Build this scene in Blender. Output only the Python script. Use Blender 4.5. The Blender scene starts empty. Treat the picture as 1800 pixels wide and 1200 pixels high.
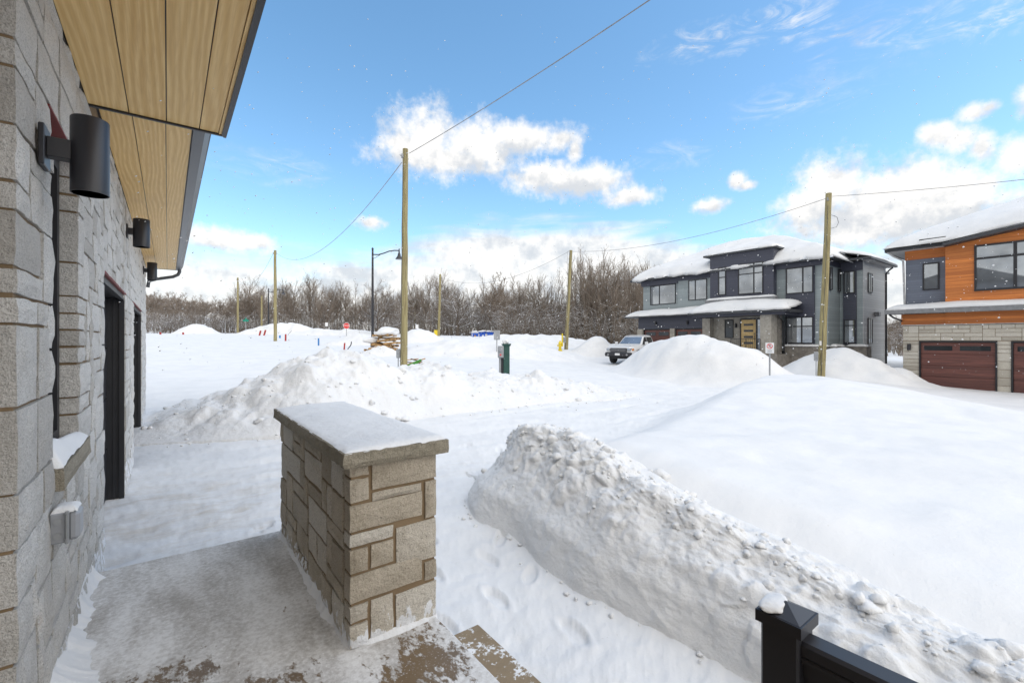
import bpy, math, random
import numpy as np
from mathutils import Vector, Matrix

random.seed(7)
SC = bpy.context.scene
COL = SC.collection
PI = math.pi

# ------------------------------------------------------------------ camera
EYE = 1.94
YAW = math.radians(37.1)
SN, CS = math.sin(YAW), math.cos(YAW)
cam_d = bpy.data.cameras.new('camera')
cam = bpy.data.objects.new('camera', cam_d)
COL.objects.link(cam)
cam.location = (0, 0, EYE)
cam.rotation_euler = (PI / 2, 0, -YAW)
cam_d.lens = 16.0
cam_d.sensor_width = 36.0
cam_d.shift_y = -4 / 1800
cam_d.clip_start = 0.05
cam_d.clip_end = 12000
SC.camera = cam

# ------------------------------------------------------------------ light
SUN_EL, SUN_AZ = math.radians(52), math.atan2(0.45, -0.89)     # azimuth clockwise from +Y
sun_d = bpy.data.lights.new('sun', 'SUN')
sun_d.energy = 1.1
sun_d.angle = math.radians(110)
sun_d.color = (1.0, 0.96, 0.9)
sun = bpy.data.objects.new('sun', sun_d)
COL.objects.link(sun)
sv = Vector((math.sin(SUN_AZ) * math.cos(SUN_EL), math.cos(SUN_AZ) * math.cos(SUN_EL), math.sin(SUN_EL)))
sun.rotation_euler = sv.to_track_quat('Z', 'Y').to_euler()
SC.view_settings.view_transform = 'Standard'
SC.view_settings.look = 'None'
SC.view_settings.gamma = 1.0
SC.view_settings.use_curve_mapping = False
SC.view_settings.exposure = 1.1


class NT:
    """small node tree helper"""
    def __init__(self, tree):
        self.t = tree
        self.n = tree.nodes
        self.l = tree.links

    def node(self, typ, **kw):
        n = self.n.new(typ)
        for k, v in kw.items():
            setattr(n, k, v)
        return n

    def put(self, sock, v):
        if hasattr(v, 'is_output'):
            self.l.new(v, sock)
        else:
            sock.default_value = v

    def m(self, op, a, b=0.0, c=0.0, clamp=False):
        n = self.node('ShaderNodeMath', operation=op, use_clamp=clamp)
        self.put(n.inputs[0], a)
        self.put(n.inputs[1], b)
        self.put(n.inputs[2], c)
        return n.outputs[0]

    def noise(self, vec, scale, detail=4.0, rough=0.55, dist=0.0, dims='3D'):
        n = self.node('ShaderNodeTexNoise', noise_dimensions=dims)
        if vec is not None:
            self.l.new(vec, n.inputs['Vector'])
        n.inputs['Scale'].default_value = scale
        n.inputs['Detail'].default_value = detail
        n.inputs['Roughness'].default_value = rough
        n.inputs['Distortion'].default_value = dist
        return n.outputs[0]

    def smooth(self, x, lo, hi, a=0.0, b=1.0):
        n = self.node('ShaderNodeMapRange', interpolation_type='SMOOTHSTEP')
        self.put(n.inputs[0], x)
        self.put(n.inputs[1], lo)
        self.put(n.inputs[2], hi)
        self.put(n.inputs[3], a)
        self.put(n.inputs[4], b)
        return n.outputs[0]

    def mix(self, f, a, b, blend='MIX'):
        n = self.node('ShaderNodeMix', data_type='RGBA', blend_type=blend)
        self.put(n.inputs[0], f)
        self.put(n.inputs[6], a if hasattr(a, 'is_output') else tuple(a) + (1.0,) * (4 - len(a)))
        self.put(n.inputs[7], b if hasattr(b, 'is_output') else tuple(b) + (1.0,) * (4 - len(b)))
        return n.outputs[2]

    def mapping(self, vec, scale=(1, 1, 1), rot=(0, 0, 0), loc=(0, 0, 0)):
        n = self.node('ShaderNodeMapping')
        self.l.new(vec, n.inputs[0])
        n.inputs['Scale'].default_value = scale
        n.inputs['Rotation'].default_value = rot
        n.inputs['Location'].default_value = loc
        return n.outputs[0]

    def xyz(self, vec):
        n = self.node('ShaderNodeSeparateXYZ')
        self.l.new(vec, n.inputs[0])
        return n.outputs

    def comb(self, x, y, z):
        n = self.node('ShaderNodeCombineXYZ')
        self.put(n.inputs[0], x)
        self.put(n.inputs[1], y)
        self.put(n.inputs[2], z)
        return n.outputs[0]


# ------------------------------------------------------------------ sky with clouds
def dir_of(u, v):
    """azimuth (clockwise from +Y) and elevation of a direction seen in the photograph"""
    r, q = (u - 900) / 800, (596 - v) / 800
    return YAW + math.atan(r), math.atan(q / math.sqrt(1 + r * r))


def build_world():
    w = bpy.data.worlds.new('World')
    SC.world = w
    w.use_nodes = True
    T = NT(w.node_tree)
    T.n.clear()
    out = T.node('ShaderNodeOutputWorld')
    bg = T.node('ShaderNodeBackground')
    sky = T.node('ShaderNodeTexSky', sky_type='NISHITA')
    sky.sun_disc = False
    sky.sun_elevation = SUN_EL
    sky.sun_rotation = SUN_AZ
    sky.altitude = 100
    sky.air_density = 1.0
    sky.dust_density = 0.6
    sky.ozone_density = 2.0
    tc = T.node('ShaderNodeTexCoord')
    d = tc.outputs['Generated']
    x, y, z = T.xyz(d)
    az = T.m('ARCTAN2', x, y)
    el = T.m('ARCSINE', z)
    flat = T.comb(az, T.m('MULTIPLY', el, 1.5), 0.0)
    # domain for noise : direction itself
    n1 = T.noise(d, 11.0, 8.0, 0.6)
    n2 = T.noise(d, 30.0, 6.0, 0.62)
    n3 = T.noise(d, 85.0, 4.0, 0.6)
    nn = T.m('ADD', T.m('MULTIPLY', T.m('SUBTRACT', n1, 0.5), 1.9), T.m('ADD', T.m('MULTIPLY', T.m('SUBTRACT', n2, 0.5), 1.7), T.m('MULTIPLY', T.m('SUBTRACT', n3, 0.5), 0.8)))
    # cumulus puffs: (u, v, half width, half height) of their directions
    puffs = [(752, 240, 66, 56), (720, 262, 44, 40), (835, 255, 92, 46), (925, 244, 85, 28), (800, 280, 120, 30), (985, 246, 36, 20), (1010, 262, 14, 22),
             (950, 312, 72, 26), (1015, 322, 90, 24), (1062, 316, 44, 30), (1105, 345, 46, 18),
             (1462, 325, 60, 50), (1545, 345, 90, 50), (1610, 335, 70, 58), (1680, 345, 80, 58), (1560, 385, 200, 46), (1430, 365, 60, 40), (1500, 395, 120, 40),
             (1650, 236, 36, 22), (1690, 244, 44, 24), (1726, 256, 24, 32), (1713, 198, 36, 18), (1735, 190, 22, 12), (1795, 272, 48, 34), (1820, 175, 40, 30),
             (1296, 318, 16, 13), (1312, 326, 16, 8), (1245, 362, 30, 12), (650, 392, 26, 12), (390, 420, 80, 22), (440, 425, 40, 16), (1700, 430, 120, 40)]
    best, num, den = None, None, None
    for (u, v, hw, hh) in puffs:
        a, e = dir_of(u, v)
        a1, _ = dir_of(u + hw, v)
        a0, _ = dir_of(u - hw, v)
        _, e1 = dir_of(u, v - hh)
        _, e0 = dir_of(u, v + hh)
        sa, se = abs(a1 - a0) / 2, abs(e1 - e0) / 2
        p = T.m('MULTIPLY', T.m('SUBTRACT', az, a), 1 / sa)
        q = T.m('MULTIPLY', T.m('SUBTRACT', el, e), 1 / se)
        r2 = T.m('ADD', T.m('MULTIPLY', p, p), T.m('MULTIPLY', q, q))
        f = T.m('SUBTRACT', 1.0, T.m('SQRT', r2))
        best = f if best is None else T.m('SMOOTH_MAX', best, f, 0.3)
        wgt = T.m('MAXIMUM', T.m('ADD', f, 0.6), 0.0)
        nq = T.m('MULTIPLY', wgt, q)
        num = nq if num is None else T.m('ADD', num, nq)
        den = wgt if den is None else T.m('ADD', den, wgt)
    under = T.m('DIVIDE', num, T.m('ADD', den, 0.001))
    puff = T.smooth(T.m('ADD', T.m('ADD', best, 0.13), T.m('MULTIPLY', nn, 0.80)), -0.32, 0.72)
    # wisps high on the right, stretched streaks
    st = T.mapping(flat, scale=(3.6, 8.0, 1), rot=(0, 0, 0.32))
    wn = T.noise(st, 2.6, 9.0, 0.66, 1.6)
    wisp = None
    for (u, v, hw, hh) in [(1250, 70, 140, 38), (1390, 30, 80, 40), (1530, 60, 140, 60), (1690, 30, 160, 40), (1430, 165, 190, 42),
                           (1180, 275, 80, 30), (470, 290, 130, 40), (1800, 20, 130, 50)]:
        a, e = dir_of(u, v)
        a1, _ = dir_of(u + hw, v)
        a0, _ = dir_of(u - hw, v)
        _, e1 = dir_of(u, v - hh)
        _, e0 = dir_of(u, v + hh)
        p = T.m('MULTIPLY', T.m('SUBTRACT', az, a), 2 / abs(a1 - a0))
        q = T.m('MULTIPLY', T.m('SUBTRACT', el, e), 2 / abs(e1 - e0))
        f = T.m('SUBTRACT', 1.0, T.m('ADD', T.m('MULTIPLY', p, p), T.m('MULTIPLY', q, q)))
        f = T.m('MAXIMUM', T.m('ADD', f, T.m('MULTIPLY', nn, 0.9)), 0.0)
        k = 0.85 if v < 90 else 0.38
        f = T.m('MULTIPLY', f, k)
        wisp = f if wisp is None else T.m('MAXIMUM', wisp, f)
    wisp = T.m('MULTIPLY', wisp, T.smooth(wn, 0.40, 0.78))
    wisp = T.m('MULTIPLY', wisp, 0.95, clamp=True)
    # broad layer low over the horizon all the way round, thinning upwards
    lay_n = T.noise(T.mapping(flat, scale=(2.0, 7.0, 1)), 2.2, 8.0, 0.55, 0.3)
    lay = T.m('ADD', T.smooth(el, 0.04, 0.29, 1.2, -0.55), T.m('MULTIPLY', T.m('SUBTRACT', lay_n, 0.5), 2.1))
    # thicker bank of low cloud in the middle of the view
    ba, be = dir_of(960, 455)
    bp = T.m('MULTIPLY', T.m('SUBTRACT', az, ba), 2.6)
    bq = T.m('MULTIPLY', T.m('SUBTRACT', el, be), 7.5)
    bk = T.m('MAXIMUM', T.m('SUBTRACT', 1.0, T.m('ADD', T.m('MULTIPLY', bp, bp), T.m('MULTIPLY', bq, bq))), 0.0)
    lay = T.m('ADD', lay, T.m('MULTIPLY', bk, 1.15))
    layer = T.smooth(lay, 0.05, 0.95)
    layer = T.m('MULTIPLY', layer, 0.95)
    # cloud field over the rest of the sky (behind and above the camera)
    cf = T.noise(d, 3.2, 9.0, 0.55, 0.2)
    # angle away from the clear part of the sky that is in view
    fa, fe = dir_of(1000, 120)
    fv = Vector((math.sin(fa) * math.cos(fe), math.cos(fa) * math.cos(fe), math.sin(fe)))
    dt = T.node('ShaderNodeVectorMath', operation='DOT_PRODUCT')
    T.l.new(d, dt.inputs[0])
    dt.inputs[1].default_value = fv
    away = T.smooth(dt.outputs['Value'], 0.62, 0.35)
    field = T.m('MULTIPLY', T.smooth(cf, 0.22, 0.44), away)
    cover = T.m('MAXIMUM', T.m('MAXIMUM', puff, wisp), T.m('MAXIMUM', layer, field))
    # blue of the clear sky
    hs = T.node('ShaderNodeHueSaturation')
    hs.inputs['Hue'].default_value = HUE
    hs.inputs['Saturation'].default_value = SAT
    hs.inputs['Value'].default_value = VAL
    T.l.new(sky.outputs[0], hs.inputs['Color'])
    # cloud tone: white, with greyer cores and undersides
    g1 = T.noise(T.mapping(d, loc=(0, 0, 0.03)), 11.0, 8.0, 0.6)
    low = T.m('MULTIPLY', T.smooth(best, -0.4, 0.3), T.m('MULTIPLY', under, -0.13))
    shade = T.smooth(T.m('ADD', T.m('ADD', T.m('SUBTRACT', g1, n1), low), T.m('MULTIPLY', T.m('SUBTRACT', lay_n, 0.5), 0.30)), -0.08, 0.17)
    cloud = T.mix(shade, (CL, CL * .985, CL * .96), (CL * .67, CL * .70, CL * .74))
    col = T.mix(cover, hs.outputs[0], cloud)
    T.l.new(col, bg.inputs[0])
    bg.inputs[1].default_value = 0.1
    T.l.new(bg.outputs[0], out.inputs[0])


HUE, SAT, VAL, CL = 0.489, 1.12, 1.20, 5.1
build_world()


# ------------------------------------------------------------------ numeric noise
def _h(ix, iy, iz, seed):
    n = (ix.astype(np.int64) * 374761393 + iy.astype(np.int64) * 668265263 + iz.astype(np.int64) * 2147483647 + seed * 1274126177) & 0xffffffff
    n = ((n ^ (n >> 13)) * 1274126177) & 0xffffffff
    n = ((n ^ (n >> 16)) * 2246822519) & 0xffffffff
    n = n ^ (n >> 15)
    return (n & 0xffffff) / float(0xffffff)


def vnoise2(x, y, seed=0):
    xi, yi = np.floor(x), np.floor(y)
    fx, fy = x - xi, y - yi
    fx, fy = fx * fx * fx * (fx * (fx * 6 - 15) + 10), fy * fy * fy * (fy * (fy * 6 - 15) + 10)
    z = np.zeros_like(xi)
    a, b = _h(xi, yi, z, seed), _h(xi + 1, yi, z, seed)
    c, d = _h(xi, yi + 1, z, seed), _h(xi + 1, yi + 1, z, seed)
    return (a + (b - a) * fx) * (1 - fy) + (c + (d - c) * fx) * fy - 0.5


def fbm2(x, y, f, o=4, seed=0, g=0.5):
    r, a = 0, 1.0
    for k in range(o):
        ca, sa = math.cos(0.7 * k + .3), math.sin(0.7 * k + .3)
        r = r + a * vnoise2((x * ca - y * sa) * f + 17.3 * k, (x * sa + y * ca) * f - 9.1 * k, seed + k)
        a *= g
        f *= 2.03
    return r


def vnoise3(x, y, z, seed=0):
    xi, yi, zi = np.floor(x), np.floor(y), np.floor(z)
    fx, fy, fz = x - xi, y - yi, z - zi
    fx, fy, fz = [t * t * (3 - 2 * t) for t in (fx, fy, fz)]
    r = 0
    for i in (0, 1):
        wx = fx if i else 1 - fx
        for j in (0, 1):
            wy = fy if j else 1 - fy
            for k in (0, 1):
                wz = fz if k else 1 - fz
                r = r + _h(xi + i, yi + j, zi + k, seed) * wx * wy * wz
    return r - 0.5


def fbm3(p, f, o=4, seed=0, g=0.5):
    r, a = 0, 1.0
    for k in range(o):
        r = r + a * vnoise3(p[:, 0] * f + 3.7 * k, p[:, 1] * f + 11.9 * k, p[:, 2] * f - 5.3 * k, seed + k)
        a *= g
        f *= 2.03
    return r


def worley2(x, y, f, seed=0):
    """distance to the nearest cell point and that cell's random value"""
    x, y = x * f, y * f
    xi, yi = np.floor(x), np.floor(y)
    best = np.full(x.shape, 9.0)
    val = np.zeros(x.shape)
    z = np.zeros_like(xi)
    for i in (-1, 0, 1):
        for j in (-1, 0, 1):
            cx, cy = xi + i, yi + j
            px, py = cx + _h(cx, cy, z, seed), cy + _h(cx, cy, z, seed + 5)
            dd = np.hypot(px - x, py - y)
            m = dd < best
            best = np.where(m, dd, best)
            val = np.where(m, _h(cx, cy, z, seed + 9), val)
    return best, val


def sstep(x, a, b):
    t = np.clip((x - a) / (b - a), 0, 1)
    return t * t * (3 - 2 * t)


# ------------------------------------------------------------------ object helpers
def link(name, verts, faces, mat, parent=None, smooth=False, local=False, mesh=None):
    """links ONE mesh object; world-space vertices are moved into the parent's frame"""
    if mesh is None:
        mesh = bpy.data.meshes.new(name)
        v = np.asarray(verts, dtype=float).reshape(-1, 3)
        if parent is not None and not local:
            p, off = parent, Vector((0, 0, 0))
            while p is not None:
                off += p.location
                p = p.parent
            v = v - np.array(off)
        mesh.from_pydata(v.tolist(), [], faces if isinstance(faces, list) else faces.tolist())
        if mat is not None:
            for q in (mat if isinstance(mat, (list, tuple)) else [mat]):
                mesh.materials.append(q)
        if smooth:
            mesh.polygons.foreach_set('use_smooth', [True] * len(mesh.polygons))
        mesh.update()
    o = bpy.data.objects.new(name, mesh)
    COL.objects.link(o)
    if parent is not None:
        o.parent = parent
    return o


def tag(o, label=None, cat=None, group=None, kind=None):
    if label:
        o['label'] = label
    if cat:
        o['category'] = cat
    if group:
        o['group'] = group
    if kind:
        o['kind'] = kind
    return o


def thing(name, label, cat, loc=(0, 0, 0), rz=0.0, group=None):
    o = bpy.data.objects.new(name, None)
    o.empty_display_size = 0.2
    COL.objects.link(o)
    o.location = loc
    o.rotation_euler = (0, 0, rz)
    return tag(o, label, cat, group)


def copy_tree(o, parent=None):
    c = o.copy()
    COL.objects.link(c)
    c.parent = parent
    for ch in list(o.children):
        copy_tree(ch, c)
    return c


class MB:
    """collects simple shapes into one mesh"""
    def __init__(self):
        self.v, self.f = [], []

    def quad(self, a, b, c, d):
        n = len(self.v)
        self.v += [tuple(a), tuple(b), tuple(c), tuple(d)]
        self.f.append((n, n + 1, n + 2, n + 3))
        return self

    def hexa(self, p):
        """8 corners: bottom ring 0-3, top ring 4-7"""
        n = len(self.v)
        self.v += [tuple(q) for q in p]
        self.f += [tuple(n + i for i in f) for f in ((3, 2, 1, 0), (4, 5, 6, 7), (0, 1, 5, 4), (1, 2, 6, 5), (2, 3, 7, 6), (3, 0, 4, 7))]
        return self

    def box(self, x0, x1, y0, y1, z0, z1):
        if x0 > x1: x0, x1 = x1, x0
        if y0 > y1: y0, y1 = y1, y0
        if z0 > z1: z0, z1 = z1, z0
        return self.hexa([(x0, y0, z0), (x1, y0, z0), (x1, y1, z0), (x0, y1, z0), (x0, y0, z1), (x1, y0, z1), (x1, y1, z1), (x0, y1, z1)])

    def bbox(self, x0, x1, y0, y1, z0, z1, b=0.01):
        """box with chamfered edges"""
        n = len(self.v)
        X, Y, Z = (x0, x1), (y0, y1), (z0, z1)
        idx = {}
        for i in (0, 1):
            for j in (0, 1):
                for k in (0, 1):
                    sx, sy, sz = (1, -1)[i], (1, -1)[j], (1, -1)[k]
                    for ax in range(3):
                        p = [X[i] + sx * b, Y[j] + sy * b, Z[k] + sz * b]
                        p[ax] = (X[i], Y[j], Z[k])[ax]
                        idx[(i, j, k, ax)] = len(self.v)
                        self.v.append(tuple(p))
        def F(*q):
            self.f.append(tuple(idx[t] for t in q))
        for i in (0, 1):
            o = [(i, 0, 0, 0), (i, 1, 0, 0), (i, 1, 1, 0), (i, 0, 1, 0)]
            F(*(o if i else o[::-1]))
            o = [(0, i, 0, 1), (0, i, 1, 1), (1, i, 1, 1), (1, i, 0, 1)]
            F(*(o if i else o[::-1]))
            o = [(0, 0, i, 2), (1, 0, i, 2), (1, 1, i, 2), (0, 1, i, 2)]
            F(*(o if i else o[::-1]))
        for j in (0, 1):
            for k in (0, 1):
                F((0, j, k, 1), (1, j, k, 1), (1, j, k, 2), (0, j, k, 2))
                F((j, 0, k, 0), (j, 1, k, 0), (j, 1, k, 2), (j, 0, k, 2))
                F((j, k, 0, 0), (j, k, 1, 0), (j, k, 1, 1), (j, k, 0, 1))
                for i in (0, 1):
                    pass
        for i in (0, 1):
            for j in (0, 1):
                for k in (0, 1):
                    F((i, j, k, 0), (i, j, k, 1), (i, j, k, 2))
        return self

    def tube(self, pts, radii, n=8, cap=True):
        pts = [Vector(p) for p in pts]
        if not hasattr(radii, '__len__'):
            radii = [radii] * len(pts)
        base = len(self.v)
        up = None
        for i, p in enumerate(pts):
            t = (pts[min(i + 1, len(pts) - 1)] - pts[max(i - 1, 0)]).normalized()
            if up is None:
                up = Vector((0, 0, 1)) if abs(t.z) < 0.9 else Vector((1, 0, 0))
            a = t.cross(up).normalized()
            b = a.cross(t).normalized()
            up = b
            for k in range(n):
                an = 2 * PI * k / n
                self.v.append(tuple(p + (a * math.cos(an) + b * math.sin(an)) * radii[i]))
        for i in range(len(pts) - 1):
            for k in range(n):
                q = base + i * n
                self.f.append((q + k, q + (k + 1) % n, q + n + (k + 1) % n, q + n + k))
        if cap:
            self.f.append(tuple(base + k for k in range(n))[::-1])
            self.f.append(tuple(base + (len(pts) - 1) * n + k for k in range(n)))
        return self

    def lathe(self, prof, c=(0, 0, 0), n=24, axis='Z'):
        """profile of (radius, height) turned round an axis"""
        base = len(self.v)
        for (r, h) in prof:
            for k in range(n):
                an = 2 * PI * k / n
                a, b = r * math.cos(an), r * math.sin(an)
                p = {'Z': (a, b, h), 'X': (h, a, b), 'Y': (b, h, a)}[axis]
                self.v.append((p[0] + c[0], p[1] + c[1], p[2] + c[2]))
        for i in range(len(prof) - 1):
            for k in range(n):
                q = base + i * n
                self.f.append((q + k, q + (k + 1) % n, q + n + (k + 1) % n, q + n + k))
        if prof[0][0] > 1e-4:
            self.f.append(tuple(base + k for k in range(n))[::-1])
        if prof[-1][0] > 1e-4:
            self.f.append(tuple(base + (len(prof) - 1) * n + k for k in range(n)))
        return self

    def prism(self, poly, axis, h0, h1):
        """2D polygon extruded along an axis; poly in the two other axes (cyclic order)"""
        base = len(self.v)
        m = len(poly)
        for h in (h0, h1):
            for (a, b) in poly:
                self.v.append({'X': (h, a, b), 'Y': (a, h, b), 'Z': (a, b, h)}[axis])
        for k in range(m):
            self.f.append((base + k, base + (k + 1) % m, base + m + (k + 1) % m, base + m + k))
        self.f.append(tuple(base + k for k in range(m))[::-1])
        self.f.append(tuple(base + m + k for k in range(m)))
        return self

    def build(self, name, mat, parent=None, smooth=False, local=False):
        o = link(name, self.v, self.f, mat, parent, smooth, local)
        import bmesh
        bm = bmesh.new()
        bm.from_mesh(o.data)
        bmesh.ops.recalc_face_normals(bm, faces=bm.faces)
        bm.to_mesh(o.data)
        bm.free()
        if smooth:
            try:
                o.data.set_sharp_from_angle(angle=math.radians(38))
            except Exception:
                pass
        return o


def grid_faces(nu, nv, wrap=False):
    i = np.arange(nu - 1)[:, None]
    j = np.arange(nv if wrap else nv - 1)[None, :]
    a = i * nv + j
    b = i * nv + (j + 1) % nv
    return np.stack([a, b, b + nv, a + nv], -1).reshape(-1, 4)


def link_big(name, V, F, mat, parent=None, smooth=True):
    """fast path for large arrays"""
    me = bpy.data.meshes.new(name)
    V = np.asarray(V, dtype=np.float32)
    F = np.asarray(F, dtype=np.int32)
    k = F.shape[1]
    me.vertices.add(len(V))
    me.vertices.foreach_set('co', V.ravel())
    me.loops.add(F.size)
    me.loops.foreach_set('vertex_index', F.ravel())
    me.polygons.add(len(F))
    me.polygons.foreach_set('loop_start', np.arange(0, F.size, k, dtype=np.int32))
    me.polygons.foreach_set('use_smooth', np.full(len(F), smooth))
    me.materials.append(mat)
    me.update(calc_edges=True)
    o = bpy.data.objects.new(name, me)
    COL.objects.link(o)
    if parent is not None:
        o.parent = parent
    return o


def keep_faces(V, F, mask):
    """drops faces whose vertices are all outside the mask"""
    F = F[mask[F].any(axis=1)]
    used = np.unique(F)
    re = np.full(len(V), -1, dtype=np.int64)
    re[used] = np.arange(len(used))
    return V[used], re[F]


# points of the place from bearings: a bearing u is a column of the photograph, the rest real distances
def ray(u):
    r = (u - 900) / 800
    return SN + CS * r, CS - SN * r


def on_x(u, v, X):
    x, y = ray(u)
    d = X / x
    return y * d, EYE + (596 - v) / 800 * d


def at(u, d):
    x, y = ray(u)
    return x * d, y * d


# ------------------------------------------------------------------ materials
MATS = {}


def new_mat(name):
    m = bpy.data.materials.new(name)
    m.use_nodes = True
    T = NT(m.node_tree)
    b = T.n['Principled BSDF']
    MATS[name] = m
    T.b = b
    g = T.node('ShaderNodeNewGeometry')
    T.pos = g.outputs['Position']
    T.nor = g.outputs['Normal']
    return m, T, b


def bump(T, h, strength=0.4, dist=0.02):
    n = T.node('ShaderNodeBump')
    n.inputs['Strength'].default_value = strength
    n.inputs['Distance'].default_value = dist
    T.l.new(h, n.inputs['Height'])
    T.l.new(n.outputs[0], T.b.inputs['Normal'])


def rnd(T):
    return T.node('ShaderNodeObjectInfo').outputs['Random']


def plain(name, col, rough=0.6, metal=0.0, var=0.12, scale=6.0, bmp=0.0, bscale=60.0, spec=0.5):
    m, T, b = new_mat(name)
    c2 = tuple(max(0, c * (1 - var * 2)) for c in col)
    n = T.noise(T.pos, scale, 5.0, 0.6)
    T.l.new(T.mix(T.smooth(n, 0.3, 0.7), col, c2), b.inputs['Base Color'])
    b.inputs['Roughness'].default_value = rough
    b.inputs['Metallic'].default_value = metal
    b.inputs['Specular IOR Level'].default_value = spec
    if bmp:
        bump(T, T.noise(T.pos, bscale, 4.0, 0.6), bmp, 0.004)
    return m


def snow_mat(name, fine=1.0, dirt=0.0, rough_dist=0.03):
    m, T, b = new_mat(name)
    n = T.noise(T.pos, 1.3, 5.0, 0.55)
    col = T.mix(T.smooth(n, 0.35, 0.7), (0.735, 0.735, 0.735), (0.68, 0.684, 0.69))
    if dirt:
        # tan scrapings on the plowed drive and grit in the lanes
        px, py, pz = T.xyz(T.pos)
        dn = T.noise(T.mapping(T.pos, scale=(1.0, 2.2, 1)), 1.6, 8.0, 0.68, 0.4)
        near = T.smooth(T.m('ADD', T.m('MULTIPLY', px, 0.55), T.m('ABSOLUTE', T.m('SUBTRACT', py, 6.2))), 0.4, 3.2, 1.0, 0.0)
        k = T.m('MULTIPLY', T.smooth(dn, 0.42, 0.75), T.m('MULTIPLY', near, 0.75))
        col = T.mix(k, col, (0.52, 0.46, 0.38))
        gn = T.noise(T.mapping(T.pos, scale=(0.5, 2.0, 1)), 7.0, 6.0, 0.7)
        col = T.mix(T.smooth(gn, 0.62, 0.78, 0.0, 0.16), col, (0.60, 0.585, 0.56))
    if dirt:
        sp = T.noise(T.pos, 34.0, 3.0, 0.6)
        pn = T.noise(T.pos, 0.8, 4.0, 0.6)
        col = T.mix(T.m('MULTIPLY', T.smooth(sp, 0.70, 0.76), T.smooth(pn, 0.5, 0.65, 0.0, 0.55)), col, (0.36, 0.31, 0.25))
    T.l.new(col, b.inputs['Base Color'])
    b.inputs['Roughness'].default_value = 0.75
    b.inputs['Specular IOR Level'].default_value = 0.25
    h = T.m('ADD', T.m('MULTIPLY', T.noise(T.pos, 9.0, 8.0, 0.62), 1.0), T.m('MULTIPLY', T.noise(T.pos, 70.0, 4.0, 0.6), 0.18))
    if dirt:
        h = T.m('ADD', h, T.m('MULTIPLY', T.noise(T.mapping(T.pos, scale=(0.8, 1.6, 1)), 4.0, 8.0, 0.7, 0.3), 0.9))
    bump(T, h, 0.5 * fine, rough_dist)
    return m


def stone_mat(name, c1, c2, c3, splash=None):
    m, T, b = new_mat(name)
    r = rnd(T)
    sh = T.node('ShaderNodeVectorMath', operation='ADD')
    T.l.new(T.pos, sh.inputs[0])
    T.l.new(T.comb(T.m('MULTIPLY', r, 31.0), T.m('MULTIPLY', r, 17.0), 0.0), sh.inputs[1])
    p = sh.outputs[0]
    big = T.noise(p, 5.0, 5.0, 0.6)
    col = T.mix(T.smooth(big, 0.3, 0.7), c1, c2)
    col = T.mix(T.smooth(r, 0.45, 1.0, 0.0, 0.85), col, c3)
    r2 = T.m('FRACT', T.m('MULTIPLY', r, 13.7))
    col = T.mix(T.smooth(r2, 0.55, 1.0, 0.0, 0.75), col, tuple(c * k for c, k in zip(c2, (0.78, 0.76, 0.74))))
    sp = T.noise(p, 150.0, 3.0, 0.7)
    col = T.mix(T.smooth(sp, 0.50, 0.64, 0.0, 0.62), col, tuple(c * 0.42 for c in c1))
    col = T.mix(T.smooth(sp, 0.42, 0.3, 0.0, 0.35), col, tuple(min(0.75, c * 1.6) for c in c1))
    rust = T.noise(p, 8.0, 6.0, 0.7)
    col = T.mix(T.smooth(rust, 0.64, 0.8, 0.0, 0.5), col, (0.33, 0.2, 0.1))
    rough = 0.85
    if splash:
        # blown snow frozen on to the lower courses
        z0, z1, amt = splash
        px, py, pz = T.xyz(T.pos)
        sn = T.noise(T.mapping(T.pos, scale=(1, 1, 0.45), rot=(0.6, 0.3, 0)), 22.0, 6.0, 0.62)
        k = T.smooth(T.m('ADD', sn, T.smooth(pz, z0, z1, amt, -0.35)), 0.62, 0.66)
        col = T.mix(k, col, (0.82, 0.83, 0.85))
    T.l.new(col, b.inputs['Base Color'])
    b.inputs['Roughness'].default_value = rough
    b.inputs['Specular IOR Level'].default_value = 0.25
    h = T.m('ADD', T.noise(p, 26.0, 7.0, 0.65), T.m('MULTIPLY', T.noise(p, 140.0, 4.0, 0.7), 0.35))
    bump(T, h, 1.0, 0.026)
    return m


def lap_mat(name, col, pitch, axis='Z', var=0.1, gap=0.08, rough=0.55, grain=None, dark=0.35):
    """boards of one pitch: a dark shadow joint at each lap, a slightly different tone per board"""
    m, T, b = new_mat(name)
    c = T.xyz(T.pos)[{'X': 0, 'Y': 1, 'Z': 2}[axis]]
    q = T.m('DIVIDE', c, pitch)
    fr = T.m('FRACT', q)
    wn = T.node('ShaderNodeTexWhiteNoise', noise_dimensions='1D')
    T.l.new(T.m('FLOOR', q), wn.inputs['W'])
    base = T.mix(wn.outputs[0], tuple(x * (1 - var) for x in col), tuple(min(1, x * (1 + var)) for x in col))
    if grain:
        gs = (1, 0.25, 9) if axis == 'Z' else (9, 0.25, 0.25)
        gn = T.noise(T.mapping(T.pos, scale=gs), 3.0, 6.0, 0.65, 0.4)
        base = T.mix(T.smooth(gn, 0.35, 0.7), base, grain)
    joint = T.smooth(fr, 0.0, gap, 1.0, 0.0)
    base = T.mix(T.m('MULTIPLY', joint, 1 - dark), base, tuple(x * 0.3 for x in col))
    T.l.new(base, b.inputs['Base Color'])
    b.inputs['Roughness'].default_value = rough
    bump(T, T.m('SUBTRACT', 1.0, fr), 0.5, pitch * 0.12)
    return m


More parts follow.
